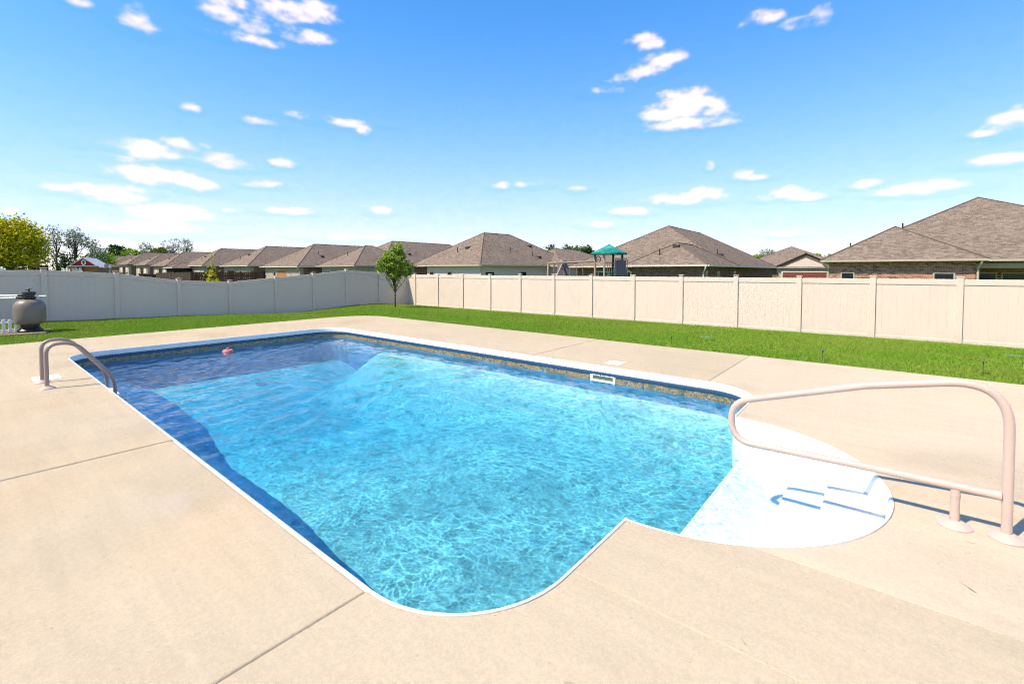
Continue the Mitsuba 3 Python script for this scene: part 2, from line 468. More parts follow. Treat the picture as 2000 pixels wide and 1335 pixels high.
mat('m_old_wood', lambda p, n, uv: mix((.045, .035, .028), (.10, .08, .065), noise(p.x * 9, p.y * 9, p.z * 2.5)), .9, .1)
mat('m_dark_wood', lambda p, n, uv: mix((.022, .016, .013), (.045, .034, .028), noise(p.x * 9, p.y * 9, p.z * 2.5)), .9, .1)
mat('m_teal', lambda p, n, uv: mix((.0, .27, .22), (.10, .42, .36), smoothstep(.45, .75, fbm(p.x * 4, p.y * 4, p.z * 6, 3))), .45, .4)
mat('m_tan_metal', (.47, .37, .27), .5, .4)
mat('m_dark_metal', (.06, .045, .05), .5, .4)
mat('m_slate_plastic', (.20, .18, .23), .5, .4)
mat('m_lamp', (.12, .20, .07), .5, .4)
mat('m_steel_grey', (.35, .37, .42), .4, .5)

# ------------------------------------------------------------------ terrain
FD = np.array([.7926, -.6098])            # along the right-hand fence
FN = np.array([-.6098, -.7926])           # from the corner along the left-hand fence, towards the camera
FC = np.array([-5.4235, 23.7468])         # the fence corner
LPOST = [(0, 1.44, -.20), (1.74, 1.50, -.04), (3.53, 1.61, -.05), (5.11, 1.45, -.18), (6.69, 1.32, -.19), (8.38, 1.17, -.09), (9.99, 1.26, .0), (11.65, 1.51, .04), (13.27, 1.61, .11),
         (14.93, 1.60, .15), (16.6, 1.60, .17), (18.25, 1.60, .18)]
RPOST = [.62 + 1.667 * k for k in range(17)]
from scipy.interpolate import RBFInterpolator
ctrl = []
for t, zt, zb in LPOST:
    p = FC + FN * t
    ctrl += [(*p, zb), (*(p - FD * 1.2), zb - .1)]
for t in RPOST:
    p = FC + FD * t
    ctrl += [(*p, -.21), (*(p - FN * 1.5), -.33)]
for k in np.linspace(-3, 17, 14):
    ctrl.append((*W2(k, 8.25), -.035))
    ctrl.append((*W2(k, -3.2), -.04))
for k in np.linspace(-3, 8.2, 8):
    ctrl.append((*W2(-2.6, k), -.035))
    ctrl.append((*W2(-4.4, k), .0 if k < 5 else -.03))
for x, y, z in [(0, -12, -.1), (14, -8, -.1), (-18, 0, .1), (24, 18, -.5), (10, 32, -.55), (-6, 42, -.55), (-20, 52, -.5), (-40, 66, -.25), (-60, 86, -.1), (-85, 105, .35), (-120, 120, .5), (-40, 40, -.4), (-30, 26, -.3),
                (-50, 45, -.2), (-70, 60, .1), (30, 60, -.5), (60, 60, -.5), (40, 25, -.5), (0, 100, -.6), (-40, 120, .1), (80, 120, -.6), (0, 400, -.6), (-400, 300, .6), (400, 300, -.6), (0, -400, -.3), (-400, -300, 0), (400, -300, -.5)]:
    ctrl.append((x, y, z))
ctrl = np.array(ctrl)
RBF = RBFInterpolator(ctrl[:, :2], ctrl[:, 2], kernel='linear', smoothing=.02)


def ground_z(xy):
    return RBF(np.atleast_2d(xy))


deck_local = Polygon([(-2.56, -4), (-2.56, 8.2), (18, 8.2), (18, -4)])
corner = Polygon([(-2.56, 8.2), (-2.56, 6.9), (-1.26, 6.9), (-1.26, 8.2)]).difference(Point(-1.26, 6.9).buffer(1.3, 24))
deck_local = deck_local.difference(corner.buffer(1e-4))
ax_a = np.concatenate([[-1500, -700, -350, -200, -130], np.arange(-100, -20, 6.0), np.arange(-20, -9, 1.5), np.arange(-9, 19, .25), np.arange(19, 60, 3.0), [70, 100, 160, 300, 700, 1500]])
ax_b = np.concatenate([[-1500, -700, -350, -160, -80, -40, -24], np.arange(-14, -5, 1.5), np.arange(-5, 15.5, .25), np.arange(16, 40, 1.5), np.arange(40, 120, 5.0), [140, 180, 260, 400, 800, 1800]])
ga, gb = np.meshgrid(ax_a, ax_b, indexing='ij')
gxy = W2(ga.ravel(), gb.ravel()) if False else A2 + ga.ravel()[:, None] * E2 + gb.ravel()[:, None] * G2
gz = ground_z(gxy)
na, nb = len(ax_a), len(ax_b)
idx = np.arange(na * nb).reshape(na, nb)
quads = np.stack([idx[:-1, :-1], idx[1:, :-1], idx[1:, 1:], idx[:-1, 1:]], -1).reshape(-1, 4)
ca, cb = (ax_a[:-1, None] + ax_a[1:, None]) / 2 + 0 * ax_b[None, :-1], 0 * ax_a[:-1, None] + (ax_b[None, :-1] + ax_b[None, 1:]) / 2
inside = shapely.contains_xy(deck_local.buffer(-.3), ca.ravel(), cb.ravel())
add('lawn', M(np.c_[gxy, gz], quads[~inside]), 'm_lawn', smooth=True)
tag('lawn', 'green lawn around the pool deck, running on past the fences', None, kind='structure')

# grass blades where the photograph shows the lawn
ga_ = []
area = [(-7.05, 14.6, 8.15, 14.2, 330000, 0), (-7.1, -2.5, -3.2, 8.6, 190000, 1), (-7.1, -1.2, 8.0, 14.2, 0, 2)]
pts = []
for a0, a1, b0, b1, n, _ in area:
    if n:
        pts.append(np.c_[rng.uniform(a0, a1, n), rng.uniform(b0, b1, n)])
pts = np.vstack(pts)
pts = pts[~shapely.contains_xy(deck_local.buffer(-.05), pts[:, 0], pts[:, 1])]
w = A2 + pts[:, :1] * E2 + pts[:, 1:] * G2
infence = ((w - FC) @ FD > .03) & ((w - FC) @ FN > .03)
padxy = np.array([-12.3, 11.55])
padd = np.array([math.cos(.65), math.sin(.65)])
offp = w - padxy
onpad = (np.abs(offp @ padd) < .47) & (np.abs(offp @ np.array([-padd[1], padd[0]])) < .43)
w = w[infence & ~onpad]
wz = ground_z(w)
n = len(w)
ang = rng.uniform(0, 2 * np.pi, n)
patch = meshkit.fbm(np.c_[w * .9, np.zeros(n)], 3, 5)
h = rng.uniform(.028, .062, n) * (.75 + .7 * patch)
wid = rng.uniform(.006, .011, n)
lean = rng.normal(0, .45, (n, 2)) * h[:, None]
side = np.c_[np.cos(ang), np.sin(ang)] * wid[:, None]
v0 = np.c_[w - side, wz - .005]; v1 = np.c_[w + side, wz - .005]; v2 = np.c_[w + lean, wz + h]
gv = np.stack([v0, v1, v2], 1).reshape(-1, 3)
add('grass', M(gv, np.arange(3 * n).reshape(-1, 3)), 'm_grass')
tag('grass', 'short bright green grass growing on the lawn strip inside the fences', 'grass', kind='stuff')

# ------------------------------------------------------------------ pool deck: concrete slabs with tooled joints
def arc(c, r, a0, a1, n=14):
    return [(c[0] + r * math.cos(t), c[1] + r * math.sin(t)) for t in np.radians(np.linspace(a0, a1, n))]


SC, SR = (10.88, 2.76), 1.33
basin = Polygon(arc((RAD, RAD), RAD, 180, 270) + arc((LEN - RAD, RAD), RAD, 270, 360) + arc((LEN - RAD, WID - RAD), RAD, 0, 90) + arc((RAD, WID - RAD), RAD, 90, 180))
bay = Polygon(arc(SC, SR, -90, 90, 30) + [(10.5, SC[1] + SR), (10.5, SC[1] - SR)])
opening = basin.union(bay)
hole = opening.buffer(.0165, 12)
tag('pool_deck', 'tan concrete pool deck of broom finished slabs', None, kind='structure')
J = [.55, 3.88, 6.96, 10.18]
slabs = {}
far_l = sbox(-3, -4.5, J[0], .70)
far_r = sbox(-3, 4.87, J[0], 9)
near_l = sbox(J[3], -4.5, 18.5, .765)
near_r = sbox(J[3], 4.86, 18.5, 9)
regions = [(far_l, 0), (sbox(-3, .70, J[0], 4.87), 0), (far_r, 0)]
for i in range(3):
    regions += [(sbox(J[i], -4.5, J[i + 1], 2), 2 * (i == 2)), (sbox(J[i], 4, J[i + 1], 9), 2 * (i == 2))]
regions += [(near_l, 0), (near_r, 1), (sbox(J[3], .765, 18.5, 1.6), 0), (sbox(J[3], 1.6, 18.5, 4.86), 1)]
for reg, pale in regions:
    g = reg.intersection(deck_local).difference(hole)
    g = max(getattr(g, 'geoms', [g]), key=lambda q: q.area).buffer(-(.0015 if pale != 2 else .005), join_style='mitre')
    m = bevel_slab(to_world_poly(g), [(0, -.016), (.003, -.007), (.009, -.002), (.018, 0)] if pale == 2 else [(0, -.008), (.0015, -.003), (.004, 0)], -.11)
    add('pool_deck__slab', m, 'm_deck_pale' if pale == 1 else 'm_deck')
add('pool_deck__bed', flat(to_world_poly(deck_local.buffer(-.02).difference(opening.buffer(.012))), -.055), 'm_joint')

# ------------------------------------------------------------------ the pool
WATER = -.24


def sweep_wall(path, z0, z1, closed=False):
    """An upright strip along a local path; returns a world mesh and uv in metres."""
    path = np.asarray(path, float)
    s = np.r_[0, np.cumsum(np.linalg.norm(np.diff(path, axis=0), axis=1))]
    w = A2 + path[:, :1] * E2 + path[:, 1:] * G2
    n = len(path)
    v = np.vstack([np.c_[w, np.full(n, z0)], np.c_[w, np.full(n, z1)]])
    f = [[i, i + 1, n + i + 1, n + i] for i in range(n - 1)]
    return M(v, f), np.vstack([np.c_[s, np.full(n, z0)], np.c_[s, np.full(n, z1)]])


def profile_sweep(path, prof, closed=False):
    """prof: (outward offset, z) swept along a local path; outward is to the right of the walking direction (the outline runs anticlockwise)."""
    path = np.asarray(path, float)
    d = np.gradient(path, axis=0)
    d /= np.linalg.norm(d, axis=1, keepdims=True)
    nrm = np.stack([d[:, 1], -d[:, 0]], 1)
    v, k, n = [], len(prof), len(path)
    for off, z in prof:
        q = path + nrm * off
        v.append(np.c_[A2 + q[:, :1] * E2 + q[:, 1:] * G2, np.full(n, z)])
    f = [[j * n + i, j * n + i + 1, (j + 1) * n + i + 1, (j + 1) * n + i] for j in range(k - 1) for i in range(n - 1)]
    m = M(np.vstack(v), f)
    return m


def dense(path, step=.12):
    ls = shapely.LineString(path)
    k = max(2, int(ls.length / step))
    return np.array([ls.interpolate(t, normalized=True).coords[0] for t in np.linspace(0, 1, k)])


mouth0, mouth1 = (LEN, SC[1] - SR), (LEN, SC[1] + SR)
corner_nl = arc((LEN - RAD, RAD), RAD, 270, 360, 20)
corner_nr = arc((LEN - RAD, WID - RAD), RAD, 0, 90, 20)
corner_fr = arc((RAD, WID - RAD), RAD, 90, 180, 20)
corner_fl = arc((RAD, RAD), RAD, 180, 270, 20)
# outline anticlockwise from the mouth's upper end round to its lower end
outline = dense([mouth1] + corner_nr + corner_fr + corner_fl + corner_nl + [mouth0], .06)
tag('swimming_pool', 'rectangular in-ground swimming pool with blue liner and white steps at its near end', 'pool')
m, uv = sweep_wall(outline, -2.3, -.268)
add('swimming_pool__wall', m, 'm_liner_wall_shade', smooth=True, uv=uv)
m, uv = sweep_wall(outline, -.268, -.15)
add('swimming_pool__border_band', m, 'm_border', smooth=True, uv=uv)
add('swimming_pool__bead_track', profile_sweep(outline, [(.0, -.165), (-.012, -.162), (-.02, -.15), (-.02, -.12), (-.010, -.102), (.0, -.102)]), 'm_bead', smooth=40)
COP = [(.0, -.104), (-.012, -.102), (-.016, -.09), (-.014, -.03), (-.008, -.008), (.0, .002), (.008, .004), (.013, .003), (.016, .0), (.016, -.06)]
cuts = [mouth1] + [corner_nr[-1]] + [(8.86, WID), (6.0, WID), (3.2, WID)] + [corner_fr[0], corner_fr[-1]] + [corner_fl[0], corner_fl[-1]] + [(3.2, 0), (6.0, 0), (8.88, 0)] + [corner_nl[0]] + [mouth0]
line = shapely.LineString(outline)
ts = [line.project(Point(c)) for c in cuts]
for t0, t1 in zip(ts[:-1], ts[1:]):
    if t1 - t0 < .05:
        continue
    k = max(3, int((t1 - t0) / .06))
    seg = np.array([line.interpolate(t).coords[0] for t in np.linspace(t0 + .0015, t1 - .0015, k)])
    add('swimming_pool__coping', profile_sweep(seg, COP), 'm_coping', smooth=50)


def floor_z(a, b):
    s = np.clip((a - 4.6) / 2.6, 0, 1)
    zf = -1.4 + (1.4 - 1.0) * s
    e = np.clip((a - .1) / 2.0, 0, 1)
    zf = -.85 + (zf + .85) * np.where(s < 1, e, 1)
    zf = np.maximum(zf, -(.42 + .55 * np.clip(WID - b, 0, 9) + .8 * np.clip(2.2 - a, 0, 3)))
    return gaussian_filter(zf, 2.5, mode='nearest')


def shade_slope_z(a, b):
    # added left slope, its lower edge shaped to the shade band along the wall
    e = np.interp(a, [0, 2, 4, 6, 7.2, 8.3, 9.1, 9.8], [1.85, 1.7, 1.38, 1.12, .97, .86, .79, .6])
    e = e + .05 * (meshkit.fbm(np.stack([a * 3.1, b * 0, b * 0], -1), 3, 4) - .5)
    zb_ = np.interp(a, [0, 2.0, 4.6, 7.2], [-1.2, -1.4, -1.4, -1.0])
    return -.34 - np.maximum(b - .28, 0) * (-zb_ - .34) / (e - .28)


from scipy.ndimage import gaussian_filter
fa, fb = np.meshgrid(np.arange(-.05, LEN + .06, .05), np.arange(-.05, WID + .06, .05), indexing='ij')
fi = np.arange(fa.size).reshape(fa.shape)
fq = np.stack([fi[:-1, :-1], fi[1:, :-1], fi[1:, 1:], fi[:-1, 1:]], -1).reshape(-1, 4)
fw = A2 + fa.ravel()[:, None] * E2 + fb.ravel()[:, None] * G2
add('swimming_pool__floor', M(np.c_[fw, floor_z(fa, fb).ravel()], fq), 'm_liner', smooth=True)
sz = shade_slope_z(fa, fb)
above = (sz > floor_z(fa, fb) - .03) & (fb < 2.2)
fs = above.ravel()[fq].any(1)
sm = M(np.c_[fw, sz.ravel()], fq[fs])
sm.remove_unreferenced_vertices()
add('swimming_pool__shade_slope', sm, 'm_liner_wall_shade', smooth=True)  # dark blue slope stands in for the shade beside the left wall

# white entry steps in the round bay
rim = dense([mouth0] + arc(SC, SR, -90, 90, 60) + [mouth1], .05)
tread = [(11.80, 12.4, -.205), (11.51, 11.80, -.30), (10.98, 11.51, -.39)]
tag('swimming_pool__steps', 'white moulded entry steps in the rounded bay')
wall_ = profile_sweep(rim, [(-.012, -1.5), (-.010, -.03), (-.004, -.006), (.004, .003), (.012, .004), (.016, 0), (.016, -.06)])
add('swimming_pool__steps__rim', wall_, 'm_step', smooth=50)
inner = Polygon(arc(SC, SR - .001, -90, 90, 60))
for a0, a1, z in tread:
    g = inner.intersection(sbox(a0, -1, a1, 8))
    add('swimming_pool__steps__tread', bevel_slab(to_world_poly(g), [(0, z - .012), (.004, z - .004), (.012, z)], z - .12 if a0 > 11.1 else -1.3), 'm_step')

# skimmer mouth in the right-hand wall
tag('swimming_pool__skimmer', 'white skimmer faceplate with a dark green opening')
sa0, sa1, sb_ = 8.27, 8.73, WID - .004
def wallbox(a0, a1, d0, d1, z0, z1):
    return frame_box(W3(0, sb_, 0), E3, -G3, Z3, a0, a1, d0, d1, z0, z1)
fr = cat([wallbox(sa0, sa1, 0, .014, -.168, -.145), wallbox(sa0, sa1, 0, .014, -.27, -.232), wallbox(sa0, sa0 + .04, 0, .014, -.232, -.168), wallbox(sa1 - .04, sa1, 0, .014, -.232, -.168)])
add('swimming_pool__skimmer__faceplate', fr, 'm_white')
add('swimming_pool__skimmer__weir_flap', wallbox(sa0 + .04, sa1 - .04, -.01, .003, -.232, -.168), 'm_opening')
for k in range(6):
    c = W3(sa0 + .02 + k * .084, sb_ - .016, -.157)
    add('swimming_pool__skimmer__screw', trimesh.creation.icosphere(1, .006).apply_translation(c), 'm_dark')

# water: a rippled surface over the basin and the bay
step = .024
wa, wb = np.meshgrid(np.arange(-.04, LEN + SR + .04, step), np.arange(-.04, WID + .05, step), indexing='ij')
r2 = np.random.default_rng(11)
hz = np.zeros(wa.shape)
for k in range(70):
    lam = math.exp(r2.uniform(math.log(.07), math.log(.75)))
    th = r2.normal(.9, .9)
    kx, ky = math.cos(th) * 2 * math.pi / lam, math.sin(th) * 2 * math.pi / lam
    wob = .35 * np.sin(wa * r2.uniform(.5, 2) + wb * r2.uniform(.5, 2) + r2.uniform(0, 6))
    hz += .0021 * lam ** 1.05 * np.sin(kx * wa + ky * wb + r2.uniform(0, 6.28) + wob)
calm = np.clip(1.15 - np.clip((wa - 11.0) / .5, 0, 1), .25, 1)
hz *= calm
wi = np.arange(wa.size).reshape(wa.shape)
wq = np.stack([wi[:-1, :-1], wi[1:, :-1], wi[1:, 1:], wi[:-1, 1:]], -1).reshape(-1, 4)
cen_a, cen_b = (wa[:-1, :-1] + step / 2).ravel(), (wb[:-1, :-1] + step / 2).ravel()
keep = shapely.contains_xy(opening.buffer(.04), cen_a, cen_b)
ww = A2 + wa.ravel()[:, None] * E2 + wb.ravel()[:, None] * G2
wm = M(np.c_[ww, WATER + hz.ravel()], wq[keep])
wm.remove_unreferenced_vertices()
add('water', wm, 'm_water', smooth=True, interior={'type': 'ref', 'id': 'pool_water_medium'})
tag('water', 'rippled clear blue water filling the pool', None, kind='structure')

# ------------------------------------------------------------------ pool fittings
def rail_pt(a, z, b=2.66):
    return W3(a, b, z)


def escutcheon(key, a, b):
    return add(key, lathe([(.085, .0), (.085, .006), (.078, .014), (.055, .026), (.036, .036), (.030, .040), (.026, .040)], 28, W3(a, b, .001)), 'm_rail', smooth=40)


tag('handrail', 'taupe metal pool handrail looping over the white steps', 'handrail')
path = fillet([rail_pt(12.74, -.02), rail_pt(12.735, .955), rail_pt(12.05, .81), rail_pt(11.20, .545), rail_pt(11.22, .235), rail_pt(12.0, .252), rail_pt(12.70, .252)], [0, .30, .01, .20, .20, .1, 0], 12)
add('handrail__rail', tube(path, .025, 20), 'm_rail', smooth=40)
add('handrail__post', tube([rail_pt(12.515, -.02), rail_pt(12.515, .235)], .0235, 20), 'm_rail', smooth=40)
add('handrail__collar', tube([rail_pt(12.515, .185), rail_pt(12.515, .205)], .0262, 20), 'm_rail', smooth=40)
add('handrail__collar', tube([rail_pt(12.672, .252), rail_pt(12.712, .252)], .0275, 20), 'm_rail', smooth=40)
escutcheon('handrail__escutcheon', 12.74, 2.66)
escutcheon('handrail__escutcheon', 12.515, 2.66)

tag('pool_ladder', 'taupe metal pool ladder with two arched rails on the left edge', 'ladder')
for a in (2.85, 3.39):
    L = lambda b, z: W3(a, b, z)
    path = fillet([L(-.535, -.02), L(-.535, .60), L(-.25, .60), L(.165, .03), L(.175, -1.15)], [0, .24, .16, .16, 0], 12)
    add('pool_ladder__rail', tube(path, .024, 18), 'm_ladder_shaded', smooth=40)
    escutcheon('pool_ladder__escutcheon', a, -.535)
for z in (-.22, -.47, -.75):
    add('pool_ladder__tread', chamfer_box(W3(0, 0, 0), E3, G3, 2.87, 3.37, .125, .225, z - .03, z, .006), 'm_white')


def lid(a0, a1, b0, b1, label):
    k = num('skimmer_lid')
    c = W3(0, 0, 0)
    scene[k] = mikit.ply(bevel_slab(to_world_poly(sbox(a0, b0, a1, b1).buffer(.03).buffer(0)), [(0, .004), (.006, .008), (.014, .009)], .0005), 'm_white')
    tag(k, label, 'lid')


lid(2.33, 2.66, -.58, -.34, 'white rectangular lid set in the deck beside the ladder')
lid(8.42, 8.64, 5.84, 6.06, 'white square lid in the deck above the skimmer opening')

# a small pink float drifting at the far end of the pool
fl = num('pool_float')
scene[fl] = mikit.ply(cat([lathe([(.0, .05), (.07, .05), (.10, .035), (.115, .0), (.10, -.03), (.0, -.04)][::-1], 20, W3(.62, 2.6, WATER + .005)), lathe([(.02, .05), (.03, .09), (.0, .10)], 12, W3(.62, 2.6, WATER))]), 'm_red', smooth=40)
tag(fl, 'small pink red float drifting on the water at the far end', 'float')

# ------------------------------------------------------------------ vinyl fences
FDIR = {'right': (np.r_[FD, 0], np.r_[FN, 0]), 'left': (np.r_[FN, 0], np.r_[FD, 0])}


def fence_run(key, label, d, nrm, posts, skip_first=False):
    """posts: (t, top z of the rails, foot z). nrm points into the yard."""
    tag(key, label, 'fence', group=None)
    o = np.r_[FC, 0]
    for i, (t, zt, zb) in enumerate(posts):
        if i or not skip_first:
            add(key + '__post', chamfer_box(o, d, nrm, t - .062, t + .062, -.062, .062, zb - .25, zt + .03, .006), 'm_fence')
            c = o + d * t
            q = [np.r_[(c + d * x + nrm * y)[:2], zt + .055] for x, y in ((-.076, -.076), (.076, -.076), (.076, .076), (-.076, .076))]
            q2 = [p + [0, 0, .014] for p in q]
            v = q + q2 + [np.r_[c[:2], zt + .075]]
            f = [[0, 1, 5], [0, 5, 4], [1, 2, 6], [1, 6, 5], [2, 3, 7], [2, 7, 6], [3, 0, 4], [3, 4, 7], [4, 5, 8], [5, 6, 8], [6, 7, 8], [7, 4, 8], [0, 2, 1], [0, 3, 2]]
            mm = M(v, f)
            if np.cross(d, nrm)[2] < 0: mm.invert()
            add(key + '__post_cap', mm, 'm_fence')
        if i + 1 == len(posts):
            break
        t1, zt1, zb1 = posts[i + 1]
        s0, s1 = t + .055, t1 - .055
        zz = lambda s, z0, z1: z0 + (z1 - z0) * (s - t) / (t1 - t)
        bot = lambda s: zz(s, min(zt - 1.62, zb + .02), min(zt1 - 1.62, zb1 + .02))
        top = lambda s: zz(s, zt, zt1)

        def rail(zf, h, dn):
            v = []
            for s in (s0, s1):
                for y, z in ((-dn, 0), (dn, 0), (dn, h - .006), (dn - .006, h), (-dn + .006, h), (-dn, h - .006)):
                    p = o + d * s + nrm * y
                    v.append(np.r_[p[:2], zf(s) + z])
            f = [[j, (j + 1) % 6, 6 + (j + 1) % 6, 6 + j] for j in range(6)]
            mm = cat([M(v, f), M(v, [[0, j + 1, j] for j in range(1, 5)] + [[6, 6 + j, 7 + j] for j in range(1, 5)])])
            if np.cross(d, nrm)[2] > 0: mm.invert()
            return mm
        add(key + '__top_rail', rail(lambda s: top(s) - .14, .14, .027), 'm_fence')
        add(key + '__bottom_rail', rail(lambda s: bot(s), .14, .027), 'm_fence')
        nbd = 10
        for k in range(nbd):
            b0, b1 = s0 + (s1 - s0) * k / nbd, s0 + (s1 - s0) * (k + 1) / nbd
            g_ = 0.0
            prof = [(b0 + g_, .0068), (b0 + g_ + .010, .010), (b1 - g_ - .010, .010), (b1 - g_, .0068), (b1 - g_, -.010), (b0 + g_, -.010)]
            v = []
            for which in (0, 1):
                for s, y in prof:
                    p = o + d * s + nrm * y
                    v.append(np.r_[p[:2], (bot(s) + .13) if which == 0 else (top(s) - .13)])
            f = [[j, (j + 1) % 6, 6 + (j + 1) % 6, 6 + j] for j in range(6)]
            mm = M(v, f)
            if np.cross(d, nrm)[2] > 0: mm.invert()
            add(key + '__board', mm, 'm_fence')
        # the tongue behind the grooves
        v = []
        for s in (s0, s1):
            p = o + d * s
            v += [np.r_[p[:2], bot(s) + .12], np.r_[p[:2], top(s) - .12]]
        add(key + '__backing', M(v, [[0, 2, 3, 1]]), 'm_fence')


used.add('vinyl_fence'); used.add('vinyl_fence_001')
fence_run('vinyl_fence', 'shaded beige vinyl privacy fence on the left, its top rising and dipping', *FDIR['left'], LPOST)
fence_run('vinyl_fence_001', 'sunlit beige vinyl privacy fence along the lawn on the right', *FDIR['right'], [(0, 1.385, -.2)] + [(t, 1.385, -.21) for t in RPOST], skip_first=True)

# ------------------------------------------------------------------ sand filter, its pad, the low white fence, path lights
pz = float(ground_z(padxy)[0])
pn = np.array([-padd[1], padd[0]])
k = num('equipment_pad')
scene[k] = mikit.ply(chamfer_box(np.r_[padxy, pz], np.r_[padd, 0], np.r_[pn, 0], -.50, .42, -.46, .40, -.1, .035, .012), 'm_concrete')
tag(k, 'low concrete pad under the filter tank', 'pad')
tag('sand_filter', 'taupe sand filter tank with black valve on top and white pipes', 'pool filter')
fx, fy, fz = -12.24, 11.6, pz + .05
add('sand_filter__tank', lathe([(.15, .17), (.20, .17), (.27, .21), (.295, .28), (.30, .40), (.30, .56), (.292, .64), (.265, .72), (.21, .775), (.12, .80), (.0, .81)], 40, (fx, fy, fz)), 'm_tank', smooth=40)
add('sand_filter__base', lathe([(.24, .0), (.24, .02), (.17, .10), (.18, .20), (.0, .20)], 28, (fx, fy, fz)), 'm_dark', smooth=40)
vz = fz + .80
add('sand_filter__valve', cat([lathe([(.09, .0), (.125, .02), (.13, .07), (.105, .08), (.105, .13), (.135, .14), (.135, .175), (.10, .195), (.0, .20)], 20, (fx, fy, vz)),
                               tube([(fx, fy, vz + .19), (fx, fy, vz + .25)], .02, 10), tube([(fx - .06, fy - .02, vz + .245), (fx + .06, fy + .02, vz + .285)], .014, 10)]), 'm_dark', smooth=40)
pd = np.array([-.86, -.30, 0]) / np.linalg.norm([-.86, -.30])
for dz, off in ((.105, .02), (.045, -.02)):
    o = np.array([fx, fy, vz + dz]) + np.array([0, off, 0])
    add('sand_filter__union', tube([o + pd * .08, o + pd * .115, o + pd * .116, o + pd * .16, o + pd * .161, o + pd * .23], [.03, .03, .037, .037, .03, .03], 14), 'm_dark', smooth=40)
    add('sand_filter__pipe', tube([o + pd * .22, o + pd * 1.6 + [0, 0, -.02]], .022, 12), 'm_white', smooth=40)
o = np.array([fx, fy, vz + .08])
add('sand_filter__pipe', tube([o - pd * .08, o - pd * .34], .018, 12), 'm_white', smooth=40)

tag('picket_edging', 'low white slatted plastic enclosure at the left edge beside the filter tank', 'low fence')
px0 = np.array([-12.75, 10.85])
pdir = np.array([.55, .83]); pdir /= np.linalg.norm(pdir)
pnrm = np.array([-pdir[1], pdir[0]])
gz0 = float(ground_z(px0)[0])
o = np.r_[px0, gz0]
for k in range(-3, 8):
    hgt = .40 - .05 * abs(k - 3) / 4
    add('picket_edging__slat', chamfer_box(o, np.r_[pdir, 0], np.r_[pnrm, 0], k * .105, k * .105 + .062, -.012, .012, -.05, hgt, .008), 'm_white')
for z in (.10, .30):
    add('picket_edging__rail', chamfer_box(o, np.r_[pdir, 0], np.r_[pnrm, 0], -.34, .80, .012, .03, z - .025, z + .025, .005), 'm_white')
add('picket_edging__leg', tube([o + np.r_[pdir * .86 + pnrm * .02, .36], o + np.r_[pdir * .99, -.04]], [.03, .018], 10), 'm_steel_grey', smooth=40)

for i, (x, y, lab) in enumerate([(-4.06, 16.48, 'thin dark path light in the grass at the far end of the deck'), (-1.38, 14.14, 'thin dark path light in the grass, second from the fence corner'),
                                 (3.44, 9.85, 'thin dark path light in the middle of the lawn edge'), (5.51, 8.08, 'thin dark path light in the lawn right of the deck joint'),
                                 (7.36, 7.11, 'thin dark path light in the lawn behind the tall end of the handrail')]):
    key = num('path_light')
    z = float(ground_z([x, y])[0])
    tag(key, lab, 'path light', group='path lights along the lawn edge')
    add(key + '__stake', tube([(x, y, z - .05), (x, y, z + .12)], [.006, .007], 8), 'm_lamp', smooth=40)
    add(key + '__shade', lathe([(.007, .11), (.009, .12), (.009, .225), (  .05, .228), (.05, .234), (.02, .240), (.0, .241)], 18, (x, y, z)), 'm_lamp', smooth=40)
for x, y, lab in [(4.75, 11.15, 'flat green disc in the lawn under the fence'), (9.85, 8.95, 'flat green disc in the lawn at the right edge')]:
    key = num('lawn_disc')  # flat green disc lying on the grass
    z = float(ground_z([x, y])[0])
    scene[key] = mikit.ply(lathe([(.17, .0), (.17, .035), (.155, .045), (.0, .047)], 24, (x, y, z)), 'm_lamp', smooth=40)
    tag(key, lab, 'valve cover')

# ------------------------------------------------------------------ houses
def roof_mesh(P, u0, v0, W, D, z, pitch, gable=False):
    """Hip (or gable, ridge along v) roof over a rectangle; P(u, v, z) -> world. Returns mesh, uv, cap lines, height function."""
    if D >= W or gable:
        h = pitch * W / 2
        e = 0 if gable else W / 2
        r0, r1 = (u0 + W / 2, v0 + e), (u0 + W / 2, v0 + D - e)
    else:
        h = pitch * D / 2
        r0, r1 = (u0 + D / 2, v0 + D / 2), (u0 + W - D / 2, v0 + D / 2)
    c = [(u0, v0), (u0 + W, v0), (u0 + W, v0 + D), (u0, v0 + D)]
    if D >= W or gable:
        faces = [[c[0], c[1], r0], [c[1], c[2], r1, r0], [c[2], c[3], r1], [c[3], c[0], r0, r1]]
    else:
        faces = [[c[0], c[1], r1, r0], [c[1], c[2], r1], [c[2], c[3], r0, r1], [c[3], c[0], r0]]
    v, uv, f = [], [], []
    for i, fc in enumerate(faces):
        if gable and i in (0, 2):
            continue
        pts = [np.array([*q, z + (h if q in (r0, r1) else 0)]) for q in fc]
        ex = pts[1] - pts[0]; ex /= np.linalg.norm(ex)
        nn = np.cross(ex, pts[-1] - pts[0]); nn /= np.linalg.norm(nn)
        ey = np.cross(nn, ex)
        b = len(v)
        for q in pts:
            v.append(P(*q)); uv.append([(q - pts[0]) @ ex + i * 3.1, (q - pts[0]) @ ey])
        f += [[b, b + j, b + j + 1] for j in range(1, len(pts) - 1)]
    m = trimesh.Trimesh(np.array(v), np.array(f), process=False)
    if m.face_normals[:, 2].mean() < 0:
        m.invert()
    zr = z + h + .015
    caps = [[(*r0, zr), (*r1, zr)]]
    if not gable:
        ends = [(c[0], r0), (c[1], r0), (c[2], r1), (c[3], r1)] if D >= W else [(c[0], r0), (c[1], r1), (c[2], r1), (c[3], r0)]
        caps += [[(*a, z + .015), (*b, zr)] for a, b in ends]

    def height(u, v):
        if gable:
            return z + pitch * min(u - u0, u0 + W - u)
        return z + pitch * min(u - u0, u0 + W - u, v - v0, v0 + D - v)
    return m, np.array(uv), caps, height


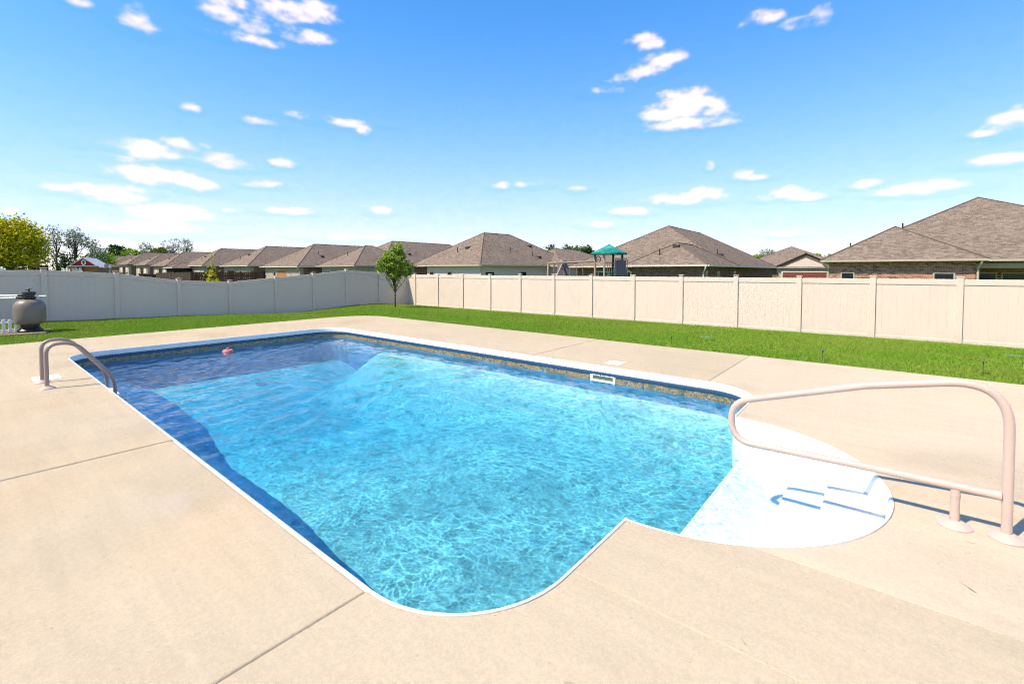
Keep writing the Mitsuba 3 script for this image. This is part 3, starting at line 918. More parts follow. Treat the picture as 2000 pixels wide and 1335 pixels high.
def wall_mesh(P, u0, v0, W, D, z0, z1):
    c = [(u0, v0), (u0 + W, v0), (u0 + W, v0 + D), (u0, v0 + D)]
    v, uv, f, s = [], [], [], 0
    for i in range(4):
        a, b = c[i], c[(i + 1) % 4]
        l = math.hypot(b[0] - a[0], b[1] - a[1])
        k = len(v)
        v += [P(*a, z0), P(*b, z0), P(*b, z1), P(*a, z1)]
        uv += [(s, 0), (s + l, 0), (s + l, z1 - z0), (s, z1 - z0)]
        f += [[k, k + 1, k + 2], [k, k + 2, k + 3]]
        s += l
    return trimesh.Trimesh(np.array(v), np.array(f), process=False), np.array(uv)


def house(key, label, C, th, ze, zg, blocks, walls, windows=(), vents=(), trim='m_trim', group=None, spouts=(), gutters=(), extra=None, category='house'):
    """Frame: u runs left from the corner C, v runs back. walls: (u0, v0, W, D, material). windows: (face, plane, s0, s1, z0, z1)."""
    th = math.radians(th)
    r, q = np.array([math.cos(th), -math.sin(th)]), np.array([math.sin(th), math.cos(th)])
    C = np.asarray(C, float)
    P = lambda u, v, z: np.r_[C - r * u + q * v, z]
    U, V, O = np.r_[-r, 0], np.r_[q, 0], np.r_[C, 0]
    tag(key, label, category, group=group)
    heights = []
    for bl in blocks:
        u0, v0, W, D, p = bl[:5]
        gable = len(bl) > 5 and bl[5]
        z = ze if len(bl) < 7 else bl[6]
        m, uv, caps, hf = roof_mesh(P, u0, v0, W, D, z, p, gable)
        heights.append((u0, v0, W, D, hf))
        rk = add(key + '__roof', m, 'm_roof', smooth=False, uv=uv)
        lines = [tube([P(*a), P(*b)], .038, 6) for a, b in caps if math.dist(a, b) > .05]
        add(rk + '__ridge_cap', cat(lines), 'm_roof_cap')
        t = .02
        fas = [frame_box(O, U, V, Z3, u0 + .01, u0 + W - .01, v0 + .01, v0 + .04, z - .13, z - .012), frame_box(O, U, V, Z3, u0 + .01, u0 + W - .01, v0 + D - .04, v0 + D - .01, z - .13, z - .012),
               frame_box(O, U, V, Z3, u0 + .01, u0 + .04, v0 + .042, v0 + D - .042, z - .13, z - .012), frame_box(O, U, V, Z3, u0 + W - .04, u0 + W - .01, v0 + .042, v0 + D - .042, z - .13, z - .012)]
        sof = M([P(u0 + .04, v0 + .04, z - .11), P(u0 + W - .04, v0 + .04, z - .11), P(u0 + W - .04, v0 + D - .04, z - .11), P(u0 + .04, v0 + D - .04, z - .11)], [[0, 1, 2, 3]])
        add(rk + '__fascia', cat(fas + [sof]), trim)
    for u0, v0, W, D, wm_ in walls:
        m, uv = wall_mesh(P, u0, v0, W, D, zg - .3, ze - .10)
        add(key + '__wall', m, wm_, uv=uv)
    for face, pl, s0, s1, z0, z1, *rest in windows:
        pane_m = rest[0] if rest else 'm_pane'
        fm = rest[1] if len(rest) > 1 else trim
        name = rest[2] if len(rest) > 2 else 'window'
        X, N = (U, -V) if face == 'f' else (V, -U)
        o = O + (V * pl if face == 'f' else U * pl)
        t = .06
        wk = num(key + '__' + name)
        fr = cat([frame_box(o, X, N, Z3, s0, s1, .003, .04, z1 - t, z1), frame_box(o, X, N, Z3, s0, s1, .003, .06, z0 - .03, z0 + t * .6), frame_box(o, X, N, Z3, s0, s0 + t, .003, .04, z0 + t * .6, z1 - t),
                  frame_box(o, X, N, Z3, s1 - t, s1, .003, .04, z0 + t * .6, z1 - t)])
        scene[wk] = mikit.ply(fr, fm)
        add(wk + '__pane', frame_box(o, X, N, Z3, s0 + t, s1 - t, .003, .015, z0 + t * .6, z1 - t), pane_m)
    for u, v, kind in vents:
        z = max([hf(u, v) for (u0, v0, W, D, hf) in heights if u0 <= u <= u0 + W and v0 <= v <= v0 + D] or [ze])
        if kind == 'pipe':
            add(key + '__vent_pipe', tube([P(u, v, z - .1), P(u, v, z + .42)], .04, 8), 'm_dark_metal', smooth=40)
        else:
            add(key + '__roof_vent', frame_box(np.r_[P(u, v, z)], U, V, Z3, -.2, .2, -.18, .18, -.08, .13), 'm_dark_metal')
    for u0, u1, v, zz, ax_ in gutters:
        if ax_ == 'f':
            gm = frame_box(O, U, V, Z3, u0, u1, v - .10, v + .005, zz - .11, zz - .005)
        else:
            gm = frame_box(O, U, V, Z3, v - .10, v + .005, u0, u1, zz - .11, zz - .005)
        add(key + '__gutter', gm, trim)
    for u, v, wu, wv in spouts:
        pth = fillet([P(u, v, ze - .10), P(u, v, ze - .22), P(wu, wv, ze - .48), P(wu, wv, zg)], .08, 5)
        add(key + '__downspout', tube(pth, .05, 8), trim, smooth=40)
    if extra:
        extra(key, P, O, U, V)


def porch1(key, P, O, U, V):
    add(key + '__porch_beam', frame_box(O, U, V, Z3, -8.0, .38, 1.3, 1.42, 1.72, 1.975), 'm_trim')
    for k in range(26):
        add(key + '__beam_batten', frame_box(O, U, V, Z3, -7.9 + k * .32, -7.86 + k * .32, 1.285, 1.298, 1.73, 1.97), 'm_trim')


house('brick_house', 'large brown roofed brick house at the right edge behind the fence', (23.5, 22.6), 37.5, 2.20, -.45,
      [(0, 0, 6.9, 12, .58), (-8.3, .8, 15.2, 20, .52)],
      [(.4, .4, 6.1, 11, 'm_brick_red'), (-7.9, 3.2, 14.4, 16, 'm_brick_red')],
      [('f', .4, 5.30, 5.95, .2, 1.5), ('f', .4, 1.15, 2.0, .2, 1.5), ('f', 3.2, -1.95, -.95, .2, 1.5), ('f', 3.2, -.80, -.0, .2, 1.5)],
      [(5.6, 4.5, 'pipe'), (3.1, 3.8, 'pipe')], spouts=[(.25, .0, .33, .33), (6.8, .0, 6.56, .35)], gutters=[(0, 6.9, 0, 2.20, 'f')], extra=porch1)
house('brick_house_001', 'brown roofed brick house behind the climbing frame, with small wing and vent pipes', (11.94, 28.0), 37.5, 1.97, -.5,
      [(0, 0, 5.4, 9, .57), (0, 5.6, 13, 23, .56)],
      [(.4, .4, 4.6, 8, 'm_brick_brown'), (.402, 6.4, 12.2, 21.5, 'm_brick_brown')],
      [('s', .4, 1.05, 1.50, .1, 1.55), ('s', .4, 4.0, 4.45, .1, 1.55), ('s', .4, 9.0, 9.6, .1, 1.55), ('f', 6.4, 5.1, 6.3, -.3, 1.6, 'm_void', 'm_trim_white', 'porch_opening'), ('f', 6.4, 7.3, 8.3, .3, 1.5), ('f', 6.4, 9.6, 10.6, .3, 1.5)],
      [(3.4, 1.2, 'pipe'), (2.6, 2.2, 'box'), (1.6, 9.0, 'pipe'), (1.5, 9.6, 'box')], trim='m_trim_white', spouts=[(.1, -.05, .33, .33), (5.3, .0, 5.06, .35)], gutters=[(0, 5.4, 0, 1.97, 'f'), (5.4, 13, 5.6, 1.97, 'f'), (0, 28, 0, 1.97, 's')])
house('white_house', 'white walled house with tall brown hip roof left of the climbing frame', (-2.61, 37.77), 44, 2.09, -.55,
      [(0, 0, 10.4, 14, .614), (-1.5, 9, 9.5, 13, .39)],
      [(.42, .42, 7.6, 13, 'm_wall_white'), (8.03, 1.6, 2.0, 11, 'm_brick_brown'), (-1.1, 9.5, 8.6, 12, 'm_wall_white')],
      [('f', .42, 4.2, 4.9, .4, 1.5), ('f', .42, 6.9, 7.6, .4, 1.5), ('s', .42, .9, 2.0, .4, 1.5), ('s', .42, 5.3, 6.1, .4, 1.5), ('f', 1.6, 8.6, 9.6, .4, 1.5)],
      [(5.4, 2.0, 'pipe'), (4.6, 2.6, 'box'), (2.2, 5.8, 'pipe'), (1.5, 8.2, 'pipe'), (1.3, 8.9, 'box'), (3.2, 9.6, 'box')], trim='m_trim', spouts=[(.1, .0, .35, .38)], gutters=[(0, 10.4, 0, 2.09, 'f'), (0, 12, 0, 2.09, 's')])
house('row_house', 'brown roofed house just behind the young tree, with lower front wing', (-16.94, 49.27), 39, 2.15, -.5,
      [(0, 0, 8, 9, .6), (0, 3.5, 11, 21, .59)],
      [(.42, .42, 7.1, 8, 'm_brick_pale'), (.422, 4.4, 10.1, 19.5, 'm_brick_brown')],
      [('f', .42, 5.6, 6.3, .3, 1.6, 'm_pane', 'm_trim_white'), ('f', .42, 3.2, 3.9, .5, 1.5, 'm_pane', 'm_trim_brown'), ('s', .42, 2.5, 3.4, .4, 1.5)],
      [(4.6, 2.0, 'pipe'), (1.8, 7.0, 'box'), (2.6, 10.5, 'pipe'), (2.5, 9.3, 'box')], spouts=[(.1, .0, .35, .38)], gutters=[(0, 8, 0, 2.15, 'f')])
house('row_house_001', 'pale brick house with brown recessed porch, second left of the young tree', (-25.0, 53.5), 37.5, 2.1, -.4,
      [(0, 0, 9.5, 20, .62)], [(.42, .42, 8.6, 18.5, 'm_brick_pale'), (.41, .9, .02, 17, 'm_brick_brown')],
      [('f', .42, 3.4, 5.9, -.3, 1.72, 'm_cedar', 'm_trim_white', 'porch_opening'), ('f', .42, 6.2, 6.9, .3, 1.5, 'm_pane', 'm_trim_white')], [(2.0, 4.2, 'box'), (2.5, 4.0, 'pipe')], trim='m_trim_white', spouts=[(.1, .0, .35, .38)], gutters=[(0, 9.5, 0, 2.1, 'f')])
house('row_house_002', 'brown hip roofed house behind the slatted dark fence, right half', (-36.5, 63.4), 37.3, 2.3, -.3,
      [(0, 0, 9.5, 20, .63)], [(.42, .42, 8.6, 18.5, 'm_brick_pale'), (.41, .9, .02, 17, 'm_brick_brown')],
      [('f', .42, 5.4, 7.9, -.2, 1.6, 'm_void', 'm_trim_brown', 'porch_opening'), ('f', .42, 3.0, 3.8, .2, 1.6, 'm_void', 'm_trim_white', 'window'), ('s', .42, 2.0, 4.5, .2, 1.5, 'm_void', 'm_trim_brown', 'window')], [(5.6, 2.6, 'box'), (6.2, 1.6, 'pipe')], trim='m_trim_white', gutters=[(0, 9.5, 0, 2.3, 'f')])


def porch7(key, P, O, U, V):
    add(key + '__porch', frame_box(O, U, V, Z3, 5.2, 8.6, -2.2, .38, -.2, 1.9), 'm_void')


house('row_house_003', 'brown hip roofed house with a dark porch gable behind the left fence', (-50.0, 74.0), 36, 2.4, -.1,
      [(0, 0, 9.5, 20, .64), (4.8, -2.6, 4.2, 6, .36, False, 2.1)], [(.42, .42, 8.6, 18.5, 'm_brick_pale'), (.41, .9, .02, 17, 'm_brick_brown')],
      [('f', .42, 2.0, 3.4, .3, 1.6, 'm_wall_white', 'm_trim_white')], [(5.0, 2.4, 'box'), (4.4, 1.6, 'pipe')], trim='m_trim_white', extra=porch7, gutters=[(0, 9.5, 0, 2.4, 'f')])
for i, (lab, c, th_, ze, W, p) in enumerate([('brown hip roofed house fifth along the receding left row', (-66.5, 88), 37, 2.53, 9.0, .645),
                                             ('brown hip roofed house sixth along the receding left row', (-79.9, 100), 37, 2.83, 9.0, .62),
                                             ('brown hip roofed house seventh along the receding left row', (-94, 112), 37, 3.1, 9.0, .69),
                                             ('brown hip roofed house eighth along the receding left row', (-110, 126), 37, 3.3, 9.0, .6),
                                             ('farthest brown roofed house of the left row, behind the red shed', (-126, 140), 37, 3.5, 10.0, .55)]):
    house(f'row_house_{i + 4:03d}', lab, c, th_, ze, ze - 2.7, [(0, 0, W, 20, p)], [(.42, .42, W - .9, 18.5, 'm_brick_pale'), (.41, .9, .02, 17, 'm_brick_brown')],
          [('f', .42, 1.2, 2.8, ze - 1.9, ze - .6, 'm_wall_white', 'm_trim_brown'), ('f', .42, 3.4, 5.2, ze - 2.4, ze - .6, 'm_void', 'm_trim_brown', 'porch_opening'), ('f', .42, 5.9, 7.6, ze - 1.9, ze - .6, 'm_wall_white', 'm_trim_brown')],
          [(5, 2.2, 'box')], trim='m_trim_brown', gutters=[(0, W, 0, ze, 'f')])


def gable_front(key, P, O, U, V):
    v = [P(-.1, .25, 2.07), P(7.3, .25, 2.07), P(3.6, .25, 3.80)]
    add(key + '__gable', M(v, [[0, 1, 2]]), 'm_trim_brown')
    v = [P(1.2, .22, 2.10), P(6.0, .22, 2.10), P(3.6, .22, 3.25)]
    add(key + '__gable_panel', M(v, [[0, 1, 2]]), 'm_wall_white')
    dk = add(key + '__garage_door', frame_box(O, U, V, Z3, 1.2, 6.2, .30, .46, -.6, 1.36), 'm_door_red')
    for j in range(4):
        add(dk + '__panel', frame_box(O, U, V, Z3, 1.25, 6.15, .27, .298, -.55 + j * .48, -.12 + j * .48), 'm_door_red')
    add(key + '__door_frame', cat([frame_box(O, U, V, Z3, 1.05, 1.2, .28, .49, -.6, 1.5), frame_box(O, U, V, Z3, 6.2, 6.35, .28, .49, -.6, 1.5), frame_box(O, U, V, Z3, 1.2, 6.2, .28, .49, 1.36, 1.5)]), 'm_trim_white')
    for u in (.55, 6.85):
        add(key + '__wall_lamp', lathe([(.0, -.16), (.07, -.14), (.10, .08), (.12, .1), (.0, .22)], 8, P(u, .36, 1.15)), 'm_dark', smooth=40)


house('garage_house', 'small house with white gable over a dark red garage door between the two brick houses', (41.3, 57.8), 33, 2.07, -.65,
      [(0, 0, 7.2, 8, .5, True), (-1.5, 2.5, 14, 14, .44)], [(.3, .5, 6.6, 7, 'm_brick_pale'), (-1.1, 3.2, 13, 12.6, 'm_brick_brown')], [], [(3, 6, 'box')], trim='m_trim', extra=gable_front, gutters=[(-1.5, 0, 2.5, 2.07, 'f')])
house('distant_house', 'far brown roof peeking between the garage house and the right brick house', (74, 103), 33, 2.6, -.5, [(0, 0, 11, 14, .52), (5, -3, 6, 8, .4)], [(.4, .4, 10, 13, 'm_brick_brown')], trim='m_trim_brown')
house('distant_house_001', 'far brown roof peeking just left of the green canopy', (16.2, 90), 37, 2.3, -.5, [(0, 0, 11, 14, .58)], [(.4, .4, 10, 13, 'm_brick_brown')], trim='m_trim_brown')


# red garden shed with white roof
def shed():
    key = 'garden_shed'
    th = math.radians(24)
    r, q = np.array([math.cos(th), math.sin(th)]), np.array([-math.sin(th), math.cos(th)])
    C = np.array([-48.6, 50.4])
    U_S = .62
    r = r * U_S
    O, U, V = np.r_[C, 0], np.r_[r, 0], np.r_[q, 0]
    P = lambda u, v, z: np.r_[C + r * u + q * v, z]
    tag(key, 'small red and cedar garden shed with white roof and round gable vent', 'shed')
    z0, ze, zr = -.3, 2.1, 2.98
    add(key + '__wall', frame_box(O, U, V, Z3, 0, 1.0, .02, 3.0, z0, ze), 'm_shed_pink')
    add(key + '__wall', frame_box(O, U, V, Z3, 1.0, 3.9, .02, 3.0, z0, ze), 'm_cedar')
    for k in range(9):
        add(key + '__plank', frame_box(O, U, V, Z3, 1.95 + k * .215, 2.155 + k * .215, -.01, .018, z0, ze - .02), 'm_cedar')
    add(key + '__door', frame_box(O, U, V, Z3, 1.05, 1.45, -.03, .018, z0, ze - .15), 'm_shed_red')
    add(key + '__door', frame_box(O, U, V, Z3, 1.5, 1.9, -.03, .018, z0, ze - .15), 'm_shed_red')
    add(key + '__gable', M([P(.1, -.02, ze), P(3.8, -.02, ze), P(1.95, -.02, zr - .05), P(.1, 0, ze)], [[0, 1, 2]]), 'm_shed_red')
    add(key + '__awning', frame_box(O, U, V, Z3, -.1, 4.0, -.4, .018, ze - .06, ze + .05), 'm_roof_white')
    for s in (0, 1):
        x0, x1 = (-.35, 1.95) if s == 0 else (1.95, 4.25)
        za, zb = (ze - .12, zr + .06) if s == 0 else (zr + .06, ze - .12)
        v = [P(x0, -.25, za), P(x1, -.25, zb), P(x1, 3.3, zb), P(x0, 3.3, za)] + [P(x0, -.25, za - .08), P(x1, -.25, zb - .08), P(x1, 3.3, zb - .08), P(x0, 3.3, za - .08)]
        add(key + '__roof', M(v, [[0, 1, 2, 3], [7, 6, 5, 4], [0, 4, 5, 1], [3, 2, 6, 7], [0, 3, 7, 4], [1, 5, 6, 2]]), 'm_roof_white')
    c = P(1.95, -.06, 2.5)
    ang = np.linspace(0, 2 * np.pi, 25)
    ring = np.array([c + .26 * (np.cos(t) * U + np.sin(t) * Z3) for t in ang])
    add(key + '__round_window', tube(ring, .055, 8, cap=False), 'm_white', smooth=40)
    add(key + '__round_window__pane', M([c] + [c + .25 * (np.cos(t) * U + np.sin(t) * Z3) for t in ang], [[0, i, i + 1] for i in range(1, 25)]), 'm_pane')


shed()


# dark timber fences behind the left-hand vinyl fence
def timber_fence(key, label, p0, p1, zt0, zt1, matl, w, gap):
    tag(key, label, 'fence')
    p0, p1 = np.array(p0, float), np.array(p1, float)
    L = np.linalg.norm(p1 - p0); d = (p1 - p0) / L; n = np.array([-d[1], d[0]])
    r3 = np.random.default_rng(len(key) + int(L))
    ms = []
    for k in range(int(L / (w + gap))):
        s = k * (w + gap)
        zt = zt0 + (zt1 - zt0) * s / L + r3.normal(0, .012)
        ms.append(frame_box(np.r_[p0, 0], np.r_[d, 0], np.r_[n, 0], Z3, s, s + w, -.012 + r3.normal(0, .003), .012, -.7, zt))
    add(key + '__board', cat(ms), matl)
    tag(key + '__board', kind='stuff')
    for z in (.1, zt0 - .3):
        add(key + '__rail', frame_box(np.r_[p0, 0], np.r_[d, 0], np.r_[n, 0], Z3, 0, L, .03, .08, z, z + .09), matl)


timber_fence('timber_fence', 'dark slatted timber fence behind the dip in the left vinyl fence', (-21.0, 30.0), (-15.6, 29.0), 1.52, 1.53, 'm_dark_wood', .12, .03)
timber_fence('timber_fence_001', 'weathered grey brown timber fence left of the dark slatted one', (-29.5, 38.0), (-21.05, 30.05), 1.40, 1.50, 'm_old_wood', .14, .006)
timber_fence('timber_fence_002', 'dark timber fence below the houses by the red shed', (-50.5, 62), (-42, 62), 1.15, 1.0, 'm_dark_wood', .14, .01)
timber_fence('timber_fence_003', 'grey timber fence behind the big yellow green tree', (-66, 56), (-50, 56), 1.75, 1.6, 'm_old_wood', .14, .01)
timber_fence('timber_fence_004', 'dark timber fence between the big tree and the red shed', (-49.8, 54), (-44.5, 53), 1.55, 1.2, 'm_dark_wood', .14, .01)

# basketball hoop, outbuilding and other small things far left
tag('basketball_hoop', 'basketball hoop standing beside the red shed', 'basketball hoop')
hx, hy = -40.3, 46.0
add('basketball_hoop__pole', tube([(hx, hy, -.4), (hx, hy, 1.75), (hx - .15, hy - .2, 1.95)], .05, 8), 'm_steel_grey', smooth=40)
add('basketball_hoop__backboard', frame_box((hx - .15, hy - .25, 1.95), (.9, .43, 0), (-.43, .9, 0), Z3, -.17, .17, -.02, .02, -.05, .28), 'm_steel_grey')
add('basketball_hoop__ring', tube([(hx - .05 + .2 * math.cos(t), hy - .5 + .2 * math.sin(t), 1.9) for t in np.linspace(0, 6.3, 16)], .015, 6), 'm_red', smooth=40)
house('outbuilding', 'low grey roofed outbuilding behind the flowering bush', (-54.2, 59.5), 20, 2.2, -.2, [(0, 0, 3.6, 3, .3)], [(.2, .2, 3.2, 2.6, 'm_cedar')], trim='m_trim', category='outbuilding')
tag('garden_border', 'line of small white garden pickets between the big tree and the shed', 'garden fence')
for k in range(14):
    add('garden_border__picket', chamfer_box((-49.6 + k * .16, 50.5, 0), (1, 0, 0), (0, 1, 0), 0, .10, -.01, .01, 1.2, 1.92 - .05 * (k % 3), .01), 'm_white')
add('garden_border__rail', frame_box((-49.7, 50.52, 0), (1, 0, 0), (0, 1, 0), Z3, 0, 2.4, 0, .03, 1.5, 1.58), 'm_white')
add('garden_border__wall', frame_box((-49.7, 50.52, 0), (1, 0, 0), (0, 1, 0), Z3, 0, 2.4, 0, .15, -.5, 1.2), 'm_old_wood')
tag('play_house', 'small red hut with white posts behind the big tree trunk', 'hut')
add('play_house__wall', frame_box((-58.6, 56.5, 0), (.9, .43, 0), (-.43, .9, 0), Z3, -.7, .7, 0, 1.2, -.3, 2.25), 'm_door_red')
for u in (-.72, -.02, .68):
    add('play_house__post', frame_box((-58.6, 56.5, 0), (.9, .43, 0), (-.43, .9, 0), Z3, u, u + .09, -.06, -.002, -.3, 2.25), 'm_trim_white')
tag('parked_van', 'white van parked at the far left edge', 'van')
vo, vu, vv = np.array([-52.9, 46.0, 0]), np.array([.8, .6, 0]), np.array([-.6, .8, 0])
vb = Polygon([(0, .3), (0, 2.3), (.15, 2.55), (1.0, 2.55), (1.5, 1.9), (2.2, 1.75), (2.35, 1.4), (2.35, .3)])
v2, f2 = trimesh.creation.triangulate_polygon(vb, engine='earcut')
pb = np.array(vb.exterior.coords)[:-1][::-1]
def van_pt(x, z, y): return vo + vu * (x - 1.2) + vv * y + Z3 * (z + .05)
side_ = [M([van_pt(*q, y) for q in v2], f2) for y in (0, 1.8)]
hull_ = M([van_pt(*q, y) for y in (0, 1.8) for q in pb], [[i, (i + 1) % len(pb), len(pb) + (i + 1) % len(pb), len(pb) + i] for i in range(len(pb))])
add('parked_van__body', cat(side_ + [hull_]), 'm_white')
add('parked_van__window', M([van_pt(x, z, -.012) for x, z in ((.62, 1.75), (1.42, 1.75), (1.0, 2.38), (.62, 2.38))], [[0, 1, 2, 3]]), 'm_pane')
for x in (.45, 1.85):
    wk = add('parked_van__wheel', tube([van_pt(x, .3, -.03), van_pt(x, .3, .22)], .32, 18), 'm_dark', smooth=40)

# ------------------------------------------------------------------ climbing frame behind the right-hand fence
def playset():
    key = 'climbing_frame'
    tag(key, 'climbing frame with green canopy tower and tan swing beam behind the right fence', 'play set')
    g = -.45
    posts = [(3.80, 21.0), (4.10, 20.4), (5.02, 20.9), (4.75, 21.55)]
    for x, y in posts:
        add(key + '__post', tube([(x, y, g), (x, y, 2.42)], .05, 10), 'm_dark_metal' if x > 4.5 else 'm_tan_metal', smooth=40)
    c = np.array([4.43, 20.97, 2.80])
    ring = [np.array([4.43 + .86 * math.cos(t), 20.97 + .86 * math.sin(t), 2.40]) for t in np.arange(8) * math.pi / 4 + .2]
    mid = [(p + c) / 2 + [0, 0, -.015] for p in ring]
    low = [p - [0, 0, .07] for p in ring]
    v = low + ring + mid + [c]
    f = [[k * 8 + i, k * 8 + (i + 1) % 8, (k + 1) * 8 + (i + 1) % 8, (k + 1) * 8 + i] for k in (0, 1) for i in range(8)]
    add(key + '__canopy', cat([M(v, f), M(v, [[16 + i, 16 + (i + 1) % 8, 24] for i in range(8)])]), 'm_teal')
    ang = np.linspace(0, 2 * np.pi, 21)
    add(key + '__steering_wheel', cat([tube([(3.93 + .10 * math.cos(t), 20.9, 2.10 + .15 * math.sin(t)) for t in ang], .018, 8), tube([(3.85, 20.92, 2.1), (4.03, 20.9, 2.1)], .014, 8)]), 'm_dark', smooth=40)
    beam = [(1.60, 21.0, 1.93), (2.6, 21.0, 1.965), (3.78, 21.0, 2.03)]
    add(key + '__swing_beam', tube(beam, .045, 10), 'm_tan_metal', smooth=40)
    for x0, x1, y1 in ((1.66, 1.52, 20.4), (1.95, 1.82, 21.7), (2.30, 1.25, 20.6), (2.30, 3.3, 21.4)):
        add(key + '__leg', tube([(x0, 21.0, 1.93), (x1 if y1 < 21 else x1, y1, g)], .04, 8), 'm_dark_metal' if x1 > 3 else 'm_tan_metal', smooth=40)
    for x in (2.35, 2.62, 2.95, 3.25):
        add(key + '__chain', tube([(x, 21.0, 1.93), (x, 21.0, .5)], .011, 6), 'm_tan_metal')
    add(key + '__slide_hood', cat([lathe([(.24, 0), (.24, .30), (.17, .40), (.0, .44)], 16, (2.40, 21.9, 1.70)), frame_box((2.40, 21.9, 0), (1, 0, 0), (0, 1, 0), Z3, -.22, .22, -.2, .2, 1.35, 1.699)]), 'm_slate_plastic', smooth=40)
    add(key + '__deck', frame_box((4.43, 20.97, 0), (.86, -.5, 0), (.5, .86, 0), Z3, -.42, .42, -.45, .45, .95, 1.05), 'm_tan_metal')
    for k in range(6):
        add(key + '__slat', chamfer_box((4.62 + k * .088, 20.5 + k * .035, 0), (.93, .37, 0), (-.37, .93, 0), 0, .084, -.02, .02, 1.0, 2.06 + .03 * math.sin(k / 5 * math.pi), .01), 'm_slate_plastic')
    add(key + '__slat_frame', tube(fillet([(4.60, 20.46, .95), (4.60, 20.46, 2.13), (5.20, 20.70, 2.13), (5.20, 20.70, .95)], .1, 5), .022, 8), 'm_steel_grey', smooth=40)
    for z in (1.55, 1.95):
        add(key + '__guard_rail', tube([(3.80, 21.0, z), (4.10, 20.4, z), (4.60, 20.46, z)], .018, 8), 'm_teal' if z < 1.8 else 'm_tan_metal', smooth=40)
    for k in range(5):
        x = 4.14 + k * .1
        add(key + '__baluster', tube([(x, 20.41, 1.05), (x, 20.41, 1.93)], .014, 6), 'm_teal')


playset()

# ------------------------------------------------------------------ trees
def tree(key, label, base, top, crown, n, size, matl, trunk_r=.12, limbs=10, seed=1, clump=.35, per=14, category='tree', group=None, trunk_top=.75, droop=0.0):
    """crown: ellipsoids (dx, dy, z, rx, ry, rz) about the base."""
    r = np.random.default_rng(seed)
    x, y = base
    g = float(ground_z(base)[0])
    tag(key, label, category, group=group)
    ell = np.array(crown, float)
    vol = ell[:, 3] * ell[:, 4] * ell[:, 5]
    nc = max(6, n // per)
    which = r.choice(len(ell), nc, p=vol / vol.sum())
    d = r.normal(size=(nc, 3)); d /= np.linalg.norm(d, axis=1, keepdims=True)
    rad = r.uniform(.25, 1, (nc, 1)) ** .5
    cc = ell[which, :3] + d * rad * ell[which, 3:]
    cc[:, 2] += g
    # trunk and limbs
    tt = g + (top - g) * trunk_top
    bend = r.normal(0, .02, 2) * (top - g)
    spine = np.array([[x + bend[0] * s, y + bend[1] * s, g - .1 + (tt - g + .1) * s] for s in np.linspace(0, 1, 7)])
    parts = [tube(spine, trunk_r * np.linspace(1.15, .35, 7), 9)]
    add(key + '__trunk', parts[0], 'm_bark', smooth=40)
    lm = []
    for i in r.choice(nc, min(limbs, nc), replace=False):
        e = cc[i] + [x, y, 0]
        s = np.clip((e[2] - g) / (tt - g) * r.uniform(.35, .7), .15, .95)
        st = spine[0] + (spine[-1] - spine[0]) * s
        mid = st + (e - st) * .5 + r.normal(0, .06, 3) * np.linalg.norm(e - st) + [0, 0, -.06 * np.linalg.norm(e - st)]
        lm.append(tube([st, (st + mid) / 2, mid, (mid + e) / 2 + [0, 0, .01], e], trunk_r * np.array([.45, .36, .27, .18, .06]), 6))
        for j in range(2):
            e2 = mid + (e - st) * r.uniform(.2, .5) + r.normal(0, .25, 3) * np.linalg.norm(e - st)
            lm.append(tube([mid, (mid + e2) / 2 + r.normal(0, .03, 3), e2], trunk_r * np.array([.22, .14, .05]), 5))
    if lm:
        add(key + '__limbs', cat(lm), 'm_bark', smooth=40)
    # leaves
    pts = np.repeat(cc, per, 0) + r.normal(0, clump, (nc * per, 3)) * [1, 1, .8] + [x, y, 0]
    k = len(pts)
    a = r.normal(size=(k, 3)); a[:, 2] *= .6; a /= np.linalg.norm(a, axis=1, keepdims=True)
    b = r.normal(size=(k, 3)); b -= a * (a * b).sum(1, keepdims=True); b /= np.linalg.norm(b, axis=1, keepdims=True)
    s = size * r.uniform(.6, 1.3, (k, 1))
    v = np.stack([pts - a * s, pts + b * s * .5, pts + a * s, pts - b * s * .5], 1).reshape(-1, 3)
    q = np.arange(4 * k).reshape(-1, 4)
    add(key + '__crown', M(v, q), matl)


tree('young_tree', 'young dark leaved pear tree standing in the lawn by the fence corner', (-5.2, 20.35), 2.85,
     [(.0, 0, 2.05, .52, .45, .58), (-.38, 0, 1.85, .40, .4, .36), (.36, .05, 1.72, .38, .4, .34), (.10, 0, 2.62, .26, .28, .34), (-.28, 0, 2.4, .24, .25, .28), (-.58, 0, 2.0, .20, .25, .22), (.66, 0, 1.88, .16, .2, .20), (.0, 0, 1.40, .30, .30, .25), (-.02, 0, .80, .09, .1, .5)],
     4600, .062, 'm_leaf_pear', .035, 30, 3, .065, 23)
tree('sapling', 'thin yellowish sapling just behind the dip in the left fence', (-12.35, 18.9), 2.6, [(0, 0, 1.45, .22, .22, .55), (0, 0, 2.15, .07, .07, .5), (.05, 0, 1.2, .30, .25, .35)], 620, .05, 'm_leaf_yellow', .02, 18, 5, .06, 7)
tree('large_tree', 'large rounded yellow green spring tree at the left', (-58.6, 53.5), 8.4,
     [(0, 0, 4.9, 3.3, 3.3, 2.9), (-2.0, 0, 4.2, 2.2, 2.2, 2.2), (1.9, 0, 4.1, 2.1, 2.1, 2.0), (.2, 0, 6.5, 2.1, 2.1, 1.4), (-3.0, 0, 3.2, 1.6, 1.8, 1.2), (2.8, 0, 3.0, 1.3, 1.6, 1.2)], 12000, .17, 'm_leaf_yellow', .28, 40, 11, .36, 16)
